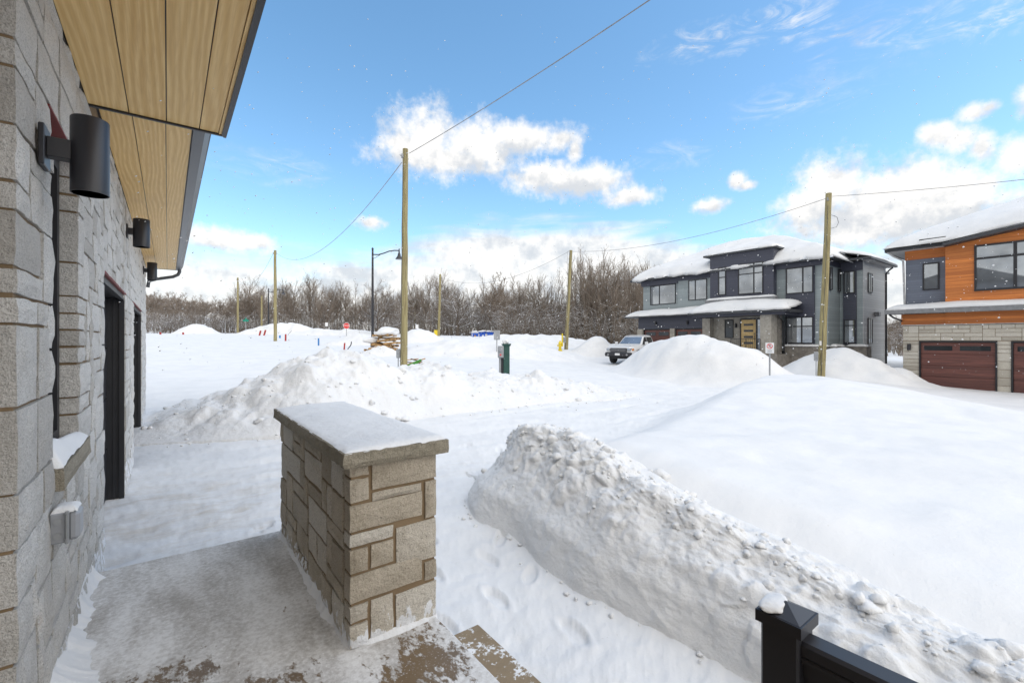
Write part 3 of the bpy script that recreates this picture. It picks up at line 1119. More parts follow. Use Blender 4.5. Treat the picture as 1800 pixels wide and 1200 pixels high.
def far_drive_bank():
    """long heap thrown up along the far side of the drive"""
    xs = np.arange(-1.2, 14.2, .04)
    ys = np.arange(8.9, 17.0, .04)
    X, Y = np.meshgrid(xs, ys, indexing='ij')
    cx = [-1.2, -.3, .53, 1.2, 2.0, 2.6, 3.4, 4.15, 4.7, 5.1, 5.6, 6.2, 6.9, 7.5, 8.4, 9.4, 10.6, 11.8, 13, 14.2]
    cz = [.15, .25, .50, .80, 1.12, 1.45, 1.55, 1.46, 1.20, 1.02, 1.04, 1.18, .95, .80, .80, .68, .52, .36, .18, -.1]
    h = np.interp(X, cx, cz)
    yc = np.interp(X, [-1, 3, 6, 9, 14], [12.4, 12.1, 11.9, 12.2, 11.6]) + .3 * fbm2(X, X * 0, .5, 2, 40)
    foot = np.interp(X, [-1, 0, 2, 5, 9, 14], [10.8, 10.4, 9.5, 9.9, 10.0, 9.6])
    g = ground_z(X.ravel(), Y.ravel(), False).reshape(X.shape)
    f = np.clip((Y - foot) / (yc - foot), 0, 1)
    front = (1 - (1 - f) ** 1.7)
    bk = np.clip((Y - yc) / 3.8, 0, 1)
    back = 1 - sstep(bk, 0, 1)
    prof = np.where(Y < yc, front, back)
    top = (h - g)
    z = prof * top
    w = np.clip(prof * 1.4, 0, 1) * np.clip(top / .5, .15, 1)
    p = np.stack([X.ravel(), Y.ravel(), (z).ravel()], 1)
    brk = sstep(fbm3(p, .8, 3, 48), -.25, .25)
    lump = (.34 * chunky(p, 1.25, 41) + .15 * chunky(p, 3.1, 42) * brk + .05 * chunky(p, 7.0, 45) * brk + .30 * fbm3(p, .8, 7, 43, .66)).reshape(X.shape)
    z = z + w * lump * .8
    z = z - .05 * (prof <= 0.001) + 0
    zz = g + z
    zz = np.where(prof < .02, g - .08, zz)
    V = np.stack([X.ravel(), Y.ravel(), zz.ravel()], 1)
    F = grid_faces(*X.shape)
    V2, F2 = keep_faces(V, F, (prof > .02).ravel())
    root = thing('snow_bank', 'long lumpy snow bank along the far side of the driveway, behind the pillar', 'snow bank', (0, 0, 0))
    link_big('bank_body', V2, F2, M['snow_rough'], root)
    pts, sz = [], []
    G = V.reshape(X.shape + (3,))
    while len(pts) < 260:
        i, j = RNG.integers(5, len(xs) - 30), RNG.integers(2, len(ys) - 2)
        if prof[i, j] > .03 and RNG.random() < (1.0 if Y[i, j] < yc[i, j] + .6 else .1):
            s = min(.13, .012 + .022 * RNG.exponential())
            pts.append(G[i, j] + np.array([0, 0, s * .05]))
            sz.append(s)
    for _ in range(60):
        i = RNG.integers(30, len(xs) - 30)
        s = .012 + .02 * RNG.random()
        yy = foot[i, 0] - RNG.exponential() * .25
        pts.append(np.array([xs[i], yy, gz(xs[i], yy) + s * .4]))
        sz.append(s)
    scatter_clumps('snow_clumps', pts, sz, root, M['snow_rough'])


far_drive_bank()


def mound(label, c, hl, hw, ang, h, rough=.5, step=.12, seed=0, sharp=1.0, base=None, lumps=0, group=None):
    """heap of plowed snow: c centre, half length / half width, height above the ground there"""
    n = int(2 * hl / step), int(2 * hw / step)
    a, b = np.meshgrid(np.linspace(-1, 1, n[0]), np.linspace(-1, 1, n[1]), indexing='ij')
    ca, sa = math.cos(ang), math.sin(ang)
    x = c[0] + a * hl * ca - b * hw * sa
    y = c[1] + a * hl * sa + b * hw * ca
    wob = .22 * fbm2(x + seed * 3.1, y, .9 / max(.6, h), 3, seed)
    r = np.sqrt(a * a * (1 + wob) + b * b * (1 - wob))
    pr = np.clip(1 - r, 0, 1)
    prof = sstep(pr, 0, 1.0) ** sharp
    g = ground_z(x.ravel(), y.ravel()).reshape(x.shape)
    p = np.stack([x.ravel(), y.ravel(), 0 * x.ravel()], 1)
    lump = (.45 * fbm2(x, y, .7 / h, 4, seed + 1) + rough * (.28 * chunky(p, 1.3 / h, seed + 2).reshape(x.shape) + .12 * chunky(p, 3.2 / h, seed + 3).reshape(x.shape)))
    z = g + prof * h + lump * h * np.clip(prof * 2.2, 0, 1) * .8 - .03
    z = np.where(pr <= 0.0, g - .15, z)
    V = np.stack([x.ravel(), y.ravel(), z.ravel()], 1)
    V2, F2 = keep_faces(V, grid_faces(*x.shape), (pr > 0).ravel())
    o = link_big('snow_bank', V2, F2, M['snow_rough'] if rough > .3 else M['snow'])
    tag(o, label, 'snow bank', group)
    return o


x_, y_ = at(1200, 24.2)
mound('tall smooth snow bank before the grey house, hiding the back of the pickup truck', (21.4, 13.0), 6.6, 3.2, 1.42, 1.90, rough=.12, seed=60, sharp=.85)
mound('snow bank behind the utility pole that stands before the grey house', (27.6, 8.0), 3.9, 2.2, 1.62, 1.45, rough=.25, seed=66, sharp=.75)
x_, y_ = at(1050, 38)
mound('snow bank just left of the white pickup truck, in front of the bare thicket', (x_, y_), 2.9, 2.0, .2, 1.45, rough=.35, seed=68, sharp=.75)
x_, y_ = at(1590, 19.6)
mound('low snow bank at the left corner of the orange house garage', (28.2, 6.3), 2.0, 1.5, .9, .75, rough=.4, seed=69)
x_, y_ = at(960, 40)
mound('low snow bank along the thicket behind the green utility pedestal', at(940, 43), 11.0, 2.8, -.62, .95, rough=.4, step=.2, seed=70, sharp=.7)
mound('rounded snow bank behind the green utility pedestal', at(865, 33), 8.0, 4.0, -.4, 1.0, rough=.25, step=.15, seed=71, sharp=.7)
mound('snow bank in front of the blue portable toilets', at(835, 54), 6.5, 2.5, -.5, .38, rough=.4, step=.2, seed=72, sharp=.7)
mound('snow bank just right of the nearest utility pole, beyond the green debris', at(735, 44), 3.2, 2.4, -.4, 1.15, rough=.4, step=.15, seed=73, sharp=.7)
mound('snow bank around the foot of the black street lamp', at(640, 40), 3.8, 2.2, -.3, 1.05, rough=.5, step=.15, seed=74, sharp=.7)
mound('small snow heap burying the foot of the pallet pile', at(672, 28.6), 1.7, .9, -.6, .50, rough=.6, step=.07, seed=80, sharp=.7)
mound('peaked snow heap at the far left beyond the open snow field', at(345, 78), 4.2, 3.0, -.2, 1.75, rough=.3, step=.2, seed=75, sharp=.75)
mound('far snow ridge along the cross street below the small street lamp', at(500, 66), 7.5, 2.4, -.62, 1.65, rough=.6, step=.2, seed=76, sharp=.6)
mound('far snow ridge below the red stop sign', at(595, 64), 9.0, 2.4, -.62, .85, rough=.6, step=.2, seed=77, sharp=.6)
mound('heap of plowed snow between the driveway bank and the green utility pedestal', at(905, 15.2), 3.4, 1.3, -.45, .55, rough=.8, step=.05, seed=78, sharp=.7)
mound('rough snow heap at the foot of the nearest utility pole', at(765, 15.3), 1.9, 1.2, -.5, .55, rough=.8, step=.05, seed=79, sharp=.7)


# ------------------------------------------------------------------ stonework
def stone_mesh(rng, w, h, depth, rough=.010, nx=4, nz=3, edge=.009):
    """one rough-faced block: local a (along), b (up), c (out); face stands at c=0, body runs back"""
    V, F = [], []
    ga, gb = np.linspace(0, w, nx + 1), np.linspace(0, h, nz + 1)
    for j in range(nz + 1):
        for i in range(nx + 1):
            e = i in (0, nx) or j in (0, nz)
            ja = 0 if i in (0, nx) else rng.uniform(-.12, .12) * w / nx
            jb = 0 if j in (0, nz) else rng.uniform(-.12, .12) * h / nz
            ia = rng.uniform(0, edge * .6) * (1 if i == 0 else -1 if i == nx else 0)
            ib = rng.uniform(0, edge * .6) * (1 if j == 0 else -1 if j == nz else 0)
            c = -rng.uniform(edge * .3, edge) if e else rng.uniform(0.0, rough)
            V.append((ga[i] + ja + ia, gb[j] + jb + ib, c))
    for j in range(nz):
        for i in range(nx):
            a = j * (nx + 1) + i
            F.append((a, a + 1, a + nx + 2, a + nx + 1))
    ring = [i for i in range(nx + 1)] + [j * (nx + 1) + nx for j in range(1, nz + 1)] + [nz * (nx + 1) + i for i in range(nx - 1, -1, -1)] + [j * (nx + 1) for j in range(nz - 1, 0, -1)]
    n0 = len(V)
    for k in ring:
        V.append((V[k][0], V[k][1], -depth))
    m = len(ring)
    for k in range(m):
        F.append((ring[k], n0 + k, n0 + (k + 1) % m, ring[(k + 1) % m]))
    return V, F


def ashlar(rng, W, H, ca=.11, cb=.1, shapes=None):
    """random squared rubble: list of (a0,b0,a1,b1) filling W x H"""
    na, nb = max(1, round(W / ca)), max(1, round(H / cb))
    occ = np.zeros((na, nb), bool)
    out = []
    shapes = shapes or [(4, 2), (3, 2), (4, 2), (5, 2), (2, 2), (4, 1), (3, 1), (5, 1), (2, 1), (3, 2), (2, 3), (3, 3), (1, 2), (1, 1)]
    for j in range(nb):
        for i in range(na):
            if occ[i, j]:
                continue
            order = list(range(len(shapes) - 2))
            rng.shuffle(order)
            for k in order + [len(shapes) - 2, len(shapes) - 1]:
                w, h = shapes[k]
                if i + w <= na and j + h <= nb and not occ[i:i + w, j:j + h].any():
                    # avoid leaving a one-cell gap at the end
                    if i + w == na - 1 and w > 1 and k < len(shapes) - 2 and rng.random() < .8:
                        continue
                    break
            else:
                w, h = 1, 1
            occ[i:i + w, j:j + h] = True
            out.append((i * W / na, j * H / nb, (i + w) * W / na, (j + h) * H / nb))
    return out


def lay_stones(rects, org, A, B, C, depth, joint, rng, mat, parent, limit=300, rough=.010, key=None, name='stone'):
    """rects (a0,b0,a1,b1) on a plane; the largest ones are objects, the rest one stuff part"""
    A, B, C, org = Vector(A), Vector(B), Vector(C), Vector(org)
    rects = sorted(rects, key=key) if key else rects
    rest_v, rest_f = [], []
    for i, (a0, b0, a1, b1) in enumerate(rects):
        w, h = a1 - a0 - joint, b1 - b0 - joint
        if w < .015 or h < .015:
            continue
        V, F = stone_mesh(rng, w, h, depth, rough, nx=4 if w > .16 else 3, nz=3 if h > .12 else 2)
        push = rng.uniform(-.004, .006)
        W = [tuple(org + A * (a0 + joint / 2 + p[0]) + B * (b0 + joint / 2 + p[1]) + C * (p[2] + push)) for p in V]
        if i < limit:
            link(name, W, F, mat, parent)
        else:
            n = len(rest_v)
            rest_v += W
            rest_f += [tuple(n + q for q in f) for f in F]
    if rest_v:
        tag(link('far_stones', rest_v, rest_f, mat, parent), kind='stuff')


def hip_mesh(mb, x0, x1, y0, y1, z, s, t=.02):
    r = min(x1 - x0, y1 - y0) / 2
    if x1 - x0 < y1 - y0:
        a, b = ((x0 + x1) / 2, y0 + r), ((x0 + x1) / 2, y1 - r)
    else:
        a, b = (x0 + r, (y0 + y1) / 2), (x1 - r, (y0 + y1) / 2)
    n = len(mb.v)
    mb.v += [(x0, y0, z), (x1, y0, z), (x1, y1, z), (x0, y1, z), (a[0], a[1], z + s * r), (b[0], b[1], z + s * r)]
    if x1 - x0 < y1 - y0:
        mb.f += [(n, n + 1, n + 4), (n + 1, n + 2, n + 5, n + 4), (n + 2, n + 3, n + 5), (n + 3, n, n + 4, n + 5), (n + 3, n + 2, n + 1, n)]
    else:
        mb.f += [(n, n + 1, n + 5, n + 4), (n + 1, n + 2, n + 5), (n + 2, n + 3, n + 4, n + 5), (n + 3, n, n + 4), (n + 3, n + 2, n + 1, n)]
    return mb


# ------------------------------------------------------------------ the stone house on the left
WX = -0.413            # face of its front wall
HY0, HY1 = 2.29, 13.8
house = thing('stone_house', 'grey stone house on the left with wood-look soffits and two dark garage doors', 'house', (WX, HY0, 0))


def build_house():
    rng = np.random.default_rng(11)
    wall = MB()
    bx = WX - .016
    # mortar backing around the openings
    def back(y0, y1, z0, z1):
        wall.box(bx - .10, bx, y0, y1, z0, z1)
    back(HY0 + .012, 2.885, -.1, 3.9)
    back(2.885, 3.685, -.1, 1.25)
    back(2.885, 3.685, 3.0, 3.9)
    back(3.685, 4.965, -.1, 3.9)
    back(4.965, 7.395, 2.515, 3.9)
    back(7.395, 8.935, -.1, 3.9)
    back(8.935, 11.715, 2.515, 3.9)
    back(11.715, HY1 - .012, -.1, 3.9)
    # core of the house behind the stone, and the recessed entrance wall
    wall.box(bx - 4.0, bx - .24, 7.42, HY1 - .03, -.1, 4.0)
    wall.box(bx - 4.0, bx - .24, HY0 + .03, 4.96, -.1, 1.2)
    wall.box(bx - 4.0, bx - .24, HY0 + .03, 2.86, 1.2, 4.0)
    wall.box(bx - 4.0, bx - .24, 3.70, 4.96, 1.2, 4.0)
    wall.box(bx - 4.0, bx - 1.5, -5, HY0 + .03, -.1, 4.0)
    w = wall.build('wall', M['mortar'], house)
    R = []
    def reg(y0, y1, z0, z1):
        for (a0, b0, a1, b1) in ashlar(rng, y1 - y0, z1 - z0):
            R.append((y0 + a0, z0 + b0, y0 + a1, z0 + b1))
    reg(HY0, 2.9, 0.02, 2.98)
    reg(2.9, 3.67, 0.02, 1.24)
    reg(3.67, 4.98, 0.02, 2.98)
    reg(HY0, 4.98, 2.98, 3.5)
    reg(4.98, HY1, 2.50, 3.66)
    reg(7.38, 8.95, 0.0, 2.50)
    reg(11.7, HY1, 0.0, 2.50)
    lay_stones(R, (WX, 0, 0), (0, 1, 0), (0, 0, 1), (1, 0, 0), .12, .008, rng, M['stone'], w, limit=290, key=lambda r: r[0])
    # window with its sill, lintel and pane
    mb = MB()
    fx = WX - .085
    mb.box(fx - .09, fx, 2.905, 2.965, 1.36, 2.97)
    mb.box(fx - .09, fx, 3.60, 3.665, 1.36, 2.97)
    mb.box(fx - .09, fx, 2.965, 3.60, 1.36, 1.43)
    mb.box(fx - .09, fx, 2.965, 3.60, 2.90, 2.97)
    win = mb.build('window', M['black_frame'], house)
    MB().box(fx - .05, fx - .035, 2.965, 3.60, 1.43, 2.90).build('pane', M['glass_dark'], win)
    V, F = stone_mesh(rng, .90, .10, .26, .006, 8, 2)
    sill = link('sill', [(WX + .045 + c, 2.86 + a, 1.255 + b) for (a, b, c) in V], F, M['cap_stone'], win)
    MB().box(WX - .10, WX - .004, 2.84, 3.74, 2.972, 2.98).box(WX - .10, WX - .09, 2.84, 3.74, 2.98, 3.06).build('lintel', M['red'], win)
    # garage doors, set back behind dark jambs
    for (y0, y1) in ((4.98, 7.38), (8.95, 11.7)):
        f = MB()
        f.box(WX - .23, WX - .03, y0 + .004, y0 + .05, 0, 2.49)
        f.box(WX - .23, WX - .03, y1 - .05, y1 - .004, 0, 2.49)
        f.box(WX - .06, WX - .012, y1 - .075, y1 - .05, 0, 2.44)
        f.box(WX - .23, WX - .03, y0 + .05, y1 - .05, 2.44, 2.49)
        f.box(WX - .06, WX - .012, y0 + .05, y1 - .075, 2.415, 2.44)
        f.box(WX - .12, WX - .10, y1 - .06, y1 - .05, 0, 2.44)
        g = f.build('garage_door', M['black_frame'], house)
        for k in range(4):
            MB().bbox(WX - .22, WX - .175, y0 + .055, y1 - .055, .02 + k * .605, .02 + k * .605 + .595, .01).build('panel', M['black_frame'], g)
        MB().box(WX - .11, WX - .006, y0 - .1, y1 + .1, 2.492, 2.502).box(WX - .02, WX - .003, y0 - .1, y1 + .1, 2.502, 2.512).build('lintel', M['red'], g)
    # soffits: near one over the porch, then a higher one along the garages
    z = 3.46
    sof = MB().box(WX - .02, .318, -2.5, 3.995, z + .016, z + .03).box(WX - .015, WX - .003, -2.5, 4.0, z - .012, z + .016) \
        .box(WX - .003, .32, 3.992, 4.012, z - .012, z + .016).box(.318, .332, -2.5, 4.012, z - .012, z + .016).build('soffit', M['black'], house)
    xs = [WX + .0, WX + .205, WX + .405, WX + .595, .300]
    for a, b in zip(xs[:-1], xs[1:]):
        link('soffit_board', *board(a + .003, b - .003, -2.5, 3.988, z, .016), M['soffit'], sof)
    MB().box(.300, .318, -2.5, 3.99, z - .006, z + .012).build('edge_trim', M['soffit'], sof)
    z2 = 3.655
    sof2 = MB().box(WX - .02, .165, 4.012, HY1 + .25, z2 + .016, z2 + .03).box(WX - .003, .165, HY1 + .25, HY1 + .262, z2 - .008, z2 + .016).build('soffit', M['black'], house)
    xs = [WX + .0, WX + .195, WX + .40, .16]
    for k, (a, b) in enumerate(zip(xs[:-1], xs[1:])):
        cut = [4.014, (10.4, 9.1, 9.9)[k], HY1 + .25]
        for c0, c1 in zip(cut[:-1], cut[1:]):
            link('soffit_board', *board(a + .003, b - .003, c0 + .002, c1 - .002, z2, .016), M['soffit'], sof2)
    # fascia and roof above
    MB().box(.332, .35, -2.5, 4.03, z - .01, z + .30).box(WX - .1, .332, 4.012, 4.03, z + .02, z + .30).build('fascia', M['black'], house)
    r = MB()
    r.prism([(.35, z + .30), (.35, z + .34), (-4.4, z + 1.9), (-4.4, z + 1.86)], 'Y', -2.5, 4.03)
    r.prism([(.165, z2 + .17), (.165, z2 + .21), (-4.4, z2 + 1.6), (-4.4, z2 + 1.56)], 'Y', 4.031, HY1 + .262)
    rf = r.build('roof', M['shingle'], house)
    # unseen storey and hip roof, added to be reflected in the neighbours' window panes
    MB().box(-8.5, -2.6, 5.2, 13.6, 4.02, 7.4).build('added_storey', M['dark_panel'], house)
    hip_mesh(MB().box(-9.0, -2.1, 4.7, 14.1, 7.403, 7.55), -9.0, -2.1, 4.7, 14.1, 7.553, .45).build('roof', M['shingle'], house)
    # eaves gutter with its downspout
    prof = [(.166, z2 - .012), (.245, z2 - .012), (.29, z2 + .05), (.29, z2 + .085), (.305, z2 + .085), (.305, z2 + .125), (.296, z2 + .125), (.284, z2 + .06), (.24, z2), (.176, z2), (.176, z2 + .13), (.166, z2 + .13)]
    gut = MB().prism(prof, 'Y', 4.04, HY1 + .24).build('gutter', M['gutter'], house)
    g = MB()
    for yy in (HY1 + .24,):
        g.prism([(.166, z2 - .012), (.245, z2 - .012), (.29, z2 + .05), (.305, z2 + .125), (.166, z2 + .125)], 'Y', yy, yy + .006)
    g.build('end_cap', M['gutter'], gut)
    d = MB()
    yy = HY1 + .10
    d.tube([(.23, yy, z2 + .01), (.23, yy, z2 - .06), (.20, yy, z2 - .13), (.10, yy, z2 - .19), (-.22, yy, z2 - .27), (-.36, yy, z2 - .33), (WX + .03, yy, z2 - .48)], .038, 8)
    d.build('downspout', M['gutter'], gut, smooth=True)


def board(x0, x1, y0, y1, z, t):
    b = MB().box(x0, x1, y0, y1, z, z + t)
    return b.v, b.f


build_house()


def wall_lamp(label, y, z, h, r):
    t = thing('wall_lamp', label, 'wall lamp', (WX, y, z), 0, 'black wall lamps on the stone house')
    cx = .150
    MB().bbox(.004, .022, -.06, .06, -.08, .085, .003).build('back_plate', M['black'], t, local=True)
    MB().bbox(.022, cx - r + .01, -.028, .028, -.035, .045, .003).build('arm', M['black'], t, local=True)
    cyl = MB().lathe([(r * .93, -h * .52), (r, -h * .52), (r, h * .48), (r * .97, h * .49), (0, h * .49)], (cx, 0, 0), 40)
    cyl.lathe([(r * .93, -h * .52), (r * .93, -h * .40)], (cx, 0, 0), 40)
    cyl.build('cylinder', M['black'], t, smooth=True, local=True)
    MB().lathe([(0, -h * .425), (r * .6, -h * .43), (r * .92, -h * .47)], (cx, 0, 0), 32).build('reflector', M['amber'], t, smooth=True, local=True)


wall_lamp('nearest black cylinder wall lamp, beside the window on the stone wall', 2.62, 2.715, .31, .063)
wall_lamp('black cylinder wall lamp on the stone pier between the two garage doors', 7.35, 3.27, .34, .085)
wall_lamp('farthest black cylinder wall lamp, beyond the second garage door near the downspout', 12.2, 3.37, .36, .085)


def outlet_box():
    t = thing('outlet_box', 'grey weatherproof outlet box capped with snow on the stone wall', 'outlet box', (WX, 2.86, 1.04))
    b = MB()
    b.bbox(.0, .055, -.062, .062, 0, .135, .006)
    b.build('box', M['plastic'], t, local=True)
    c = MB().bbox(.055, .098, -.060, .060, .004, .131, .014)
    c.build('cover', M['plastic'], t, local=True)
    c = MB()
    c.bbox(.050, .064, -.070, .070, -.004, .139, .003)
    c.build('gasket_flange', M['galv'], t, local=True)
    k = MB()
    for z in (.035, .098):
        k.lathe([(.014, -.066), (.014, -.063), (.010, -.063), (.010, -.0625), (0, -.0625)], (.026, 0, z), 14, 'Y')
    k.build('screw_cap', M['galv'], t, local=True)
    k = MB().tube([(.05, -.068, .02), (.058, -.074, .02), (.058, -.074, .13), (.05, -.068, .13)], .005, 6)
    k.build('hinge', M['galv'], t, local=True, smooth=True)
    return t


outlet_box()


def soft_cap(name, label, x0, x1, y0, y1, z0, h, step, mat, seed=0, edge=.05, wob=.02, fn=None, cat='snow', parent=None):
    """snow lying on a flat thing: rounded at the rim, ragged in outline"""
    xs = np.arange(x0, x1 + 1e-6, step)
    ys = np.arange(y0, y1 + 1e-6, step)
    X, Y = np.meshgrid(xs, ys, indexing='ij')
    d = np.minimum(np.minimum(X - x0, x1 - X), np.minimum(Y - y0, y1 - Y))
    d = d + wob * fbm2(X, Y, .25 / max(wob, .004) * .1 + 6, 4, seed)
    k = 1 - np.exp(-np.maximum(d, 0) / edge)
    t = h * k * (1 + .18 * fbm2(X, Y, 4.0, 4, seed + 1))
    if fn is not None:
        t = t * fn(X, Y)
    Z = z0 + t
    Z = np.where(t < .0015, z0 - .004, Z)
    V = np.stack([X.ravel(), Y.ravel(), Z.ravel()], 1)
    V2, F2 = keep_faces(V, grid_faces(*X.shape), (t > .0015).ravel())
    o = link_big(name, V2, F2, mat, parent)
    if label:
        tag(o, label, cat, kind='stuff')
    return o


soft_cap('sill_snow', 'wedge of clean white snow lying on the window sill of the stone wall', WX - .075, WX + .04, 2.88, 3.72, 1.352, .15, .01, M['snow'], 81, .03, .01,
         fn=lambda X, Y: .35 + .65 * sstep(Y, 3.75, 3.0) * sstep(X, WX + .06, WX - .06))
soft_cap('box_snow', 'small cap of snow on the grey outlet box', WX + .002, WX + .094, 2.86 - .058, 2.86 + .058, 1.176, .022, .005, M['snow'], 82, .012, .004)

# ------------------------------------------------------------------ porch, pillar, railing
PZ = 0.32
porch = tag(MB().bbox(WX - 1.5, 1.26, -3.0, 4.27, .14, PZ, .012).bbox(WX - 1.5, 1.20, -3.0, 4.22, -.1, .14, .004).build('porch', M['porch']),
            'concrete porch slab dusted with frost and worn snow beside the stone wall', 'porch', kind='structure')
tag(MB().bbox(1.262, 1.56, .62, 2.415, -.1, .155, .012).build('porch_step', M['concrete']), 'brown concrete step below the right edge of the porch', 'step')


def strip_drift(name, label, path, width, height, side, z0, seed, parent=None):
    """small drift piled against an upright face along a line; side = unit vector away from the face"""
    path = np.array(path, float)
    L = np.linalg.norm(path[1] - path[0])
    s = np.arange(0, L, .012)
    t = np.linspace(0, 1, 26)
    S, Tt = np.meshgrid(s, t, indexing='ij')
    dirv = (path[1] - path[0]) / L
    wid = width(S) if callable(width) else width
    hei = height(S) if callable(height) else height
    wid = wid * (1 + .7 * fbm2(S, S * 0, 2.2, 3, seed, .5) + .35 * fbm2(S, S * 0, 16, 3, seed + 7))
    hei = hei * (1 + .8 * fbm2(S, S * 0 + 4, 3.0, 4, seed + 1))
    env = np.minimum(1, np.minimum(S, L - S) / .10) ** .6
    wid, hei = wid * env, hei * env
    x = path[0][0] + dirv[0] * S + side[0] * wid * Tt
    y = path[0][1] + dirv[1] * S + side[1] * wid * Tt
    z = z0 + hei * (1 - Tt) ** 1.8 - .003 + .012 * fbm2(x, y, 16, 4, seed + 2) * (1 - Tt) - .004 * Tt
    V = np.stack([x.ravel(), y.ravel(), z.ravel()], 1)
    o = link_big(name, V, grid_faces(*S.shape), M['snow'], parent)
    if label:
        tag(o, label, 'snow drift', kind='stuff')
    return o


strip_drift('snow_drift', 'white snow drift along the foot of the stone wall on the porch', [(WX - .02, 1.6), (WX - .02, 4.25)],
            lambda S: .16 + .06 * np.sin(S * 2.1), lambda S: .11 + .05 * S / 2.6, (1, 0), PZ, 91)


def pillar():
    x0, x1, y0, y1, zt = .751, 1.262, 2.395, 4.20, 1.275
    rng = np.random.default_rng(23)
    t = thing('stone_pillar', 'low tan stone pillar with a snow dusted cap slab at the porch edge', 'pillar', (x0, y0, PZ))
    core = MB().box(x0 + .014, x1 - .014, y0 + .014, y1 - .014, PZ - .3, zt).build('core', M['mortar'], t)
    W, H = x1 - x0, zt - PZ
    # the front, course by course as it was laid
    F = [(.23, .0, 1, .155), (0, 0, .215, .065), (0, .07, .215, .205), (.235, .162, .82, .222), (.84, .16, 1, .39), (0, .212, .825, .365), (0, .372, .485, .447), (.5, .395, 1, .64),
         (0, .455, .205, .592), (.22, .455, .485, .592), (0, .60, .825, .755), (.84, .648, 1, .77), (0, .765, .205, .86), (0, .868, .205, 1), (.22, .765, .485, 1), (.5, .78, 1, 1),
         ]
    R = [(a0 * W, (1 - b1) * H, a1 * W, (1 - b0) * H) for (a0, b0, a1, b1) in F]
    lay_stones(R, (x0, y0, PZ), (1, 0, 0), (0, 0, 1), (0, -1, 0), .10, .006, rng, M['stone_tan'], t, rough=.007)
    L = y1 - y0 - .105
    R = ashlar(rng, L, H, .115, .096, [(2, 2), (3, 2), (2, 1), (3, 1), (2, 2), (1, 2), (4, 2), (2, 3), (3, 1), (1, 2), (1, 1)])
    # left face is seen from the porch; axis runs towards the camera end
    lay_stones([(L - a1, b0, L - a0, b1) for (a0, b0, a1, b1) in R], (x0, y0 + .105, PZ), (0, 1, 0), (0, 0, 1), (-1, 0, 0), .10, .012, rng, M['stone_tan'], t, rough=.008)
    R = ashlar(rng, L, H + .3, .13, .1)
    lay_stones(R, (x1, y0 + .105, PZ - .3), (0, 1, 0), (0, 0, 1), (1, 0, 0), .10, .012, rng, M['stone_tan'], t, rough=.008)
    R = ashlar(rng, W, H + .3, .13, .1)
    lay_stones(R, (x0, y1, PZ - .3), (1, 0, 0), (0, 0, 1), (0, 1, 0), .10, .012, rng, M['stone_tan'], t, rough=.008)
    # cap slab with chiselled rim
    cx0, cx1, cy0, cy1, cz0, cz1 = x0 - .04, x1 + .05, y0 - .045, y1 + .06, zt, zt + .082
    V, Fc = [], []
    ring = []
    for (ax, ay, bx, by, n) in ((cx0, cy0, cx1, cy0, 16), (cx1, cy0, cx1, cy1, 44), (cx1, cy1, cx0, cy1, 16), (cx0, cy1, cx0, cy0, 44)):
        for k in range(n):
            f = k / n
            ring.append((ax + (bx - ax) * f, ay + (by - ay) * f))
    mcx, mcy = (cx0 + cx1) / 2, (cy0 + cy1) / 2
    hs = [(cz0, -.012), (cz0 + .006, .0), (cz0 + .030, .004), (cz0 + .055, .002), (cz1 - .004, -.002), (cz1, -.010)]
    for (zz, off) in hs:
        for (px, py) in ring:
            nx = (1 if px > cx1 - 1e-3 else -1 if px < cx0 + 1e-3 else 0)
            ny = (1 if py > cy1 - 1e-3 else -1 if py < cy0 + 1e-3 else 0)
            o = off + rng.uniform(-.005, .004)
            V.append((px + nx * o, py + ny * o, zz + (rng.uniform(-.003, .003) if zz not in (cz0, cz1) else 0)))
    m = len(ring)
    for i in range(len(hs) - 1):
        for k in range(m):
            Fc.append((i * m + k, i * m + (k + 1) % m, (i + 1) * m + (k + 1) % m, (i + 1) * m + k))
    Fc.append(tuple(range(m))[::-1])
    Fc.append(tuple((len(hs) - 1) * m + k for k in range(m)))
    link('cap', V, Fc, M['cap_stone'], t)
    soft_cap('cap_snow', 'thin smooth layer of snow on the cap of the stone pillar', cx0 + .004, cx1 - .004, cy0 + .004, cy1 - .004, cz1 - .001, .022, .012, M['snow'], 95, .022, .012,
             fn=lambda X, Y: .55 + .6 * sstep(X, cx0, cx0 + .25))
    strip_drift('snow_drift', 'thin snow caught along the foot of the stone pillar on the porch side', [(x0 + .012, 2.40), (x0 + .012, 4.27)], lambda S: .045 + .03 * np.sin(S * 3) ** 2, lambda S: .045 + .02 * np.cos(S * 2), (-1, 0), PZ, 97)
    strip_drift('snow_drift', 'thin snow collected along the front foot of the stone pillar', [(x0 + .02, y0 + .012), (1.27, y0 + .012)], lambda S: .03 + .10 * S, .016, (0, -1), PZ, 99)


pillar()


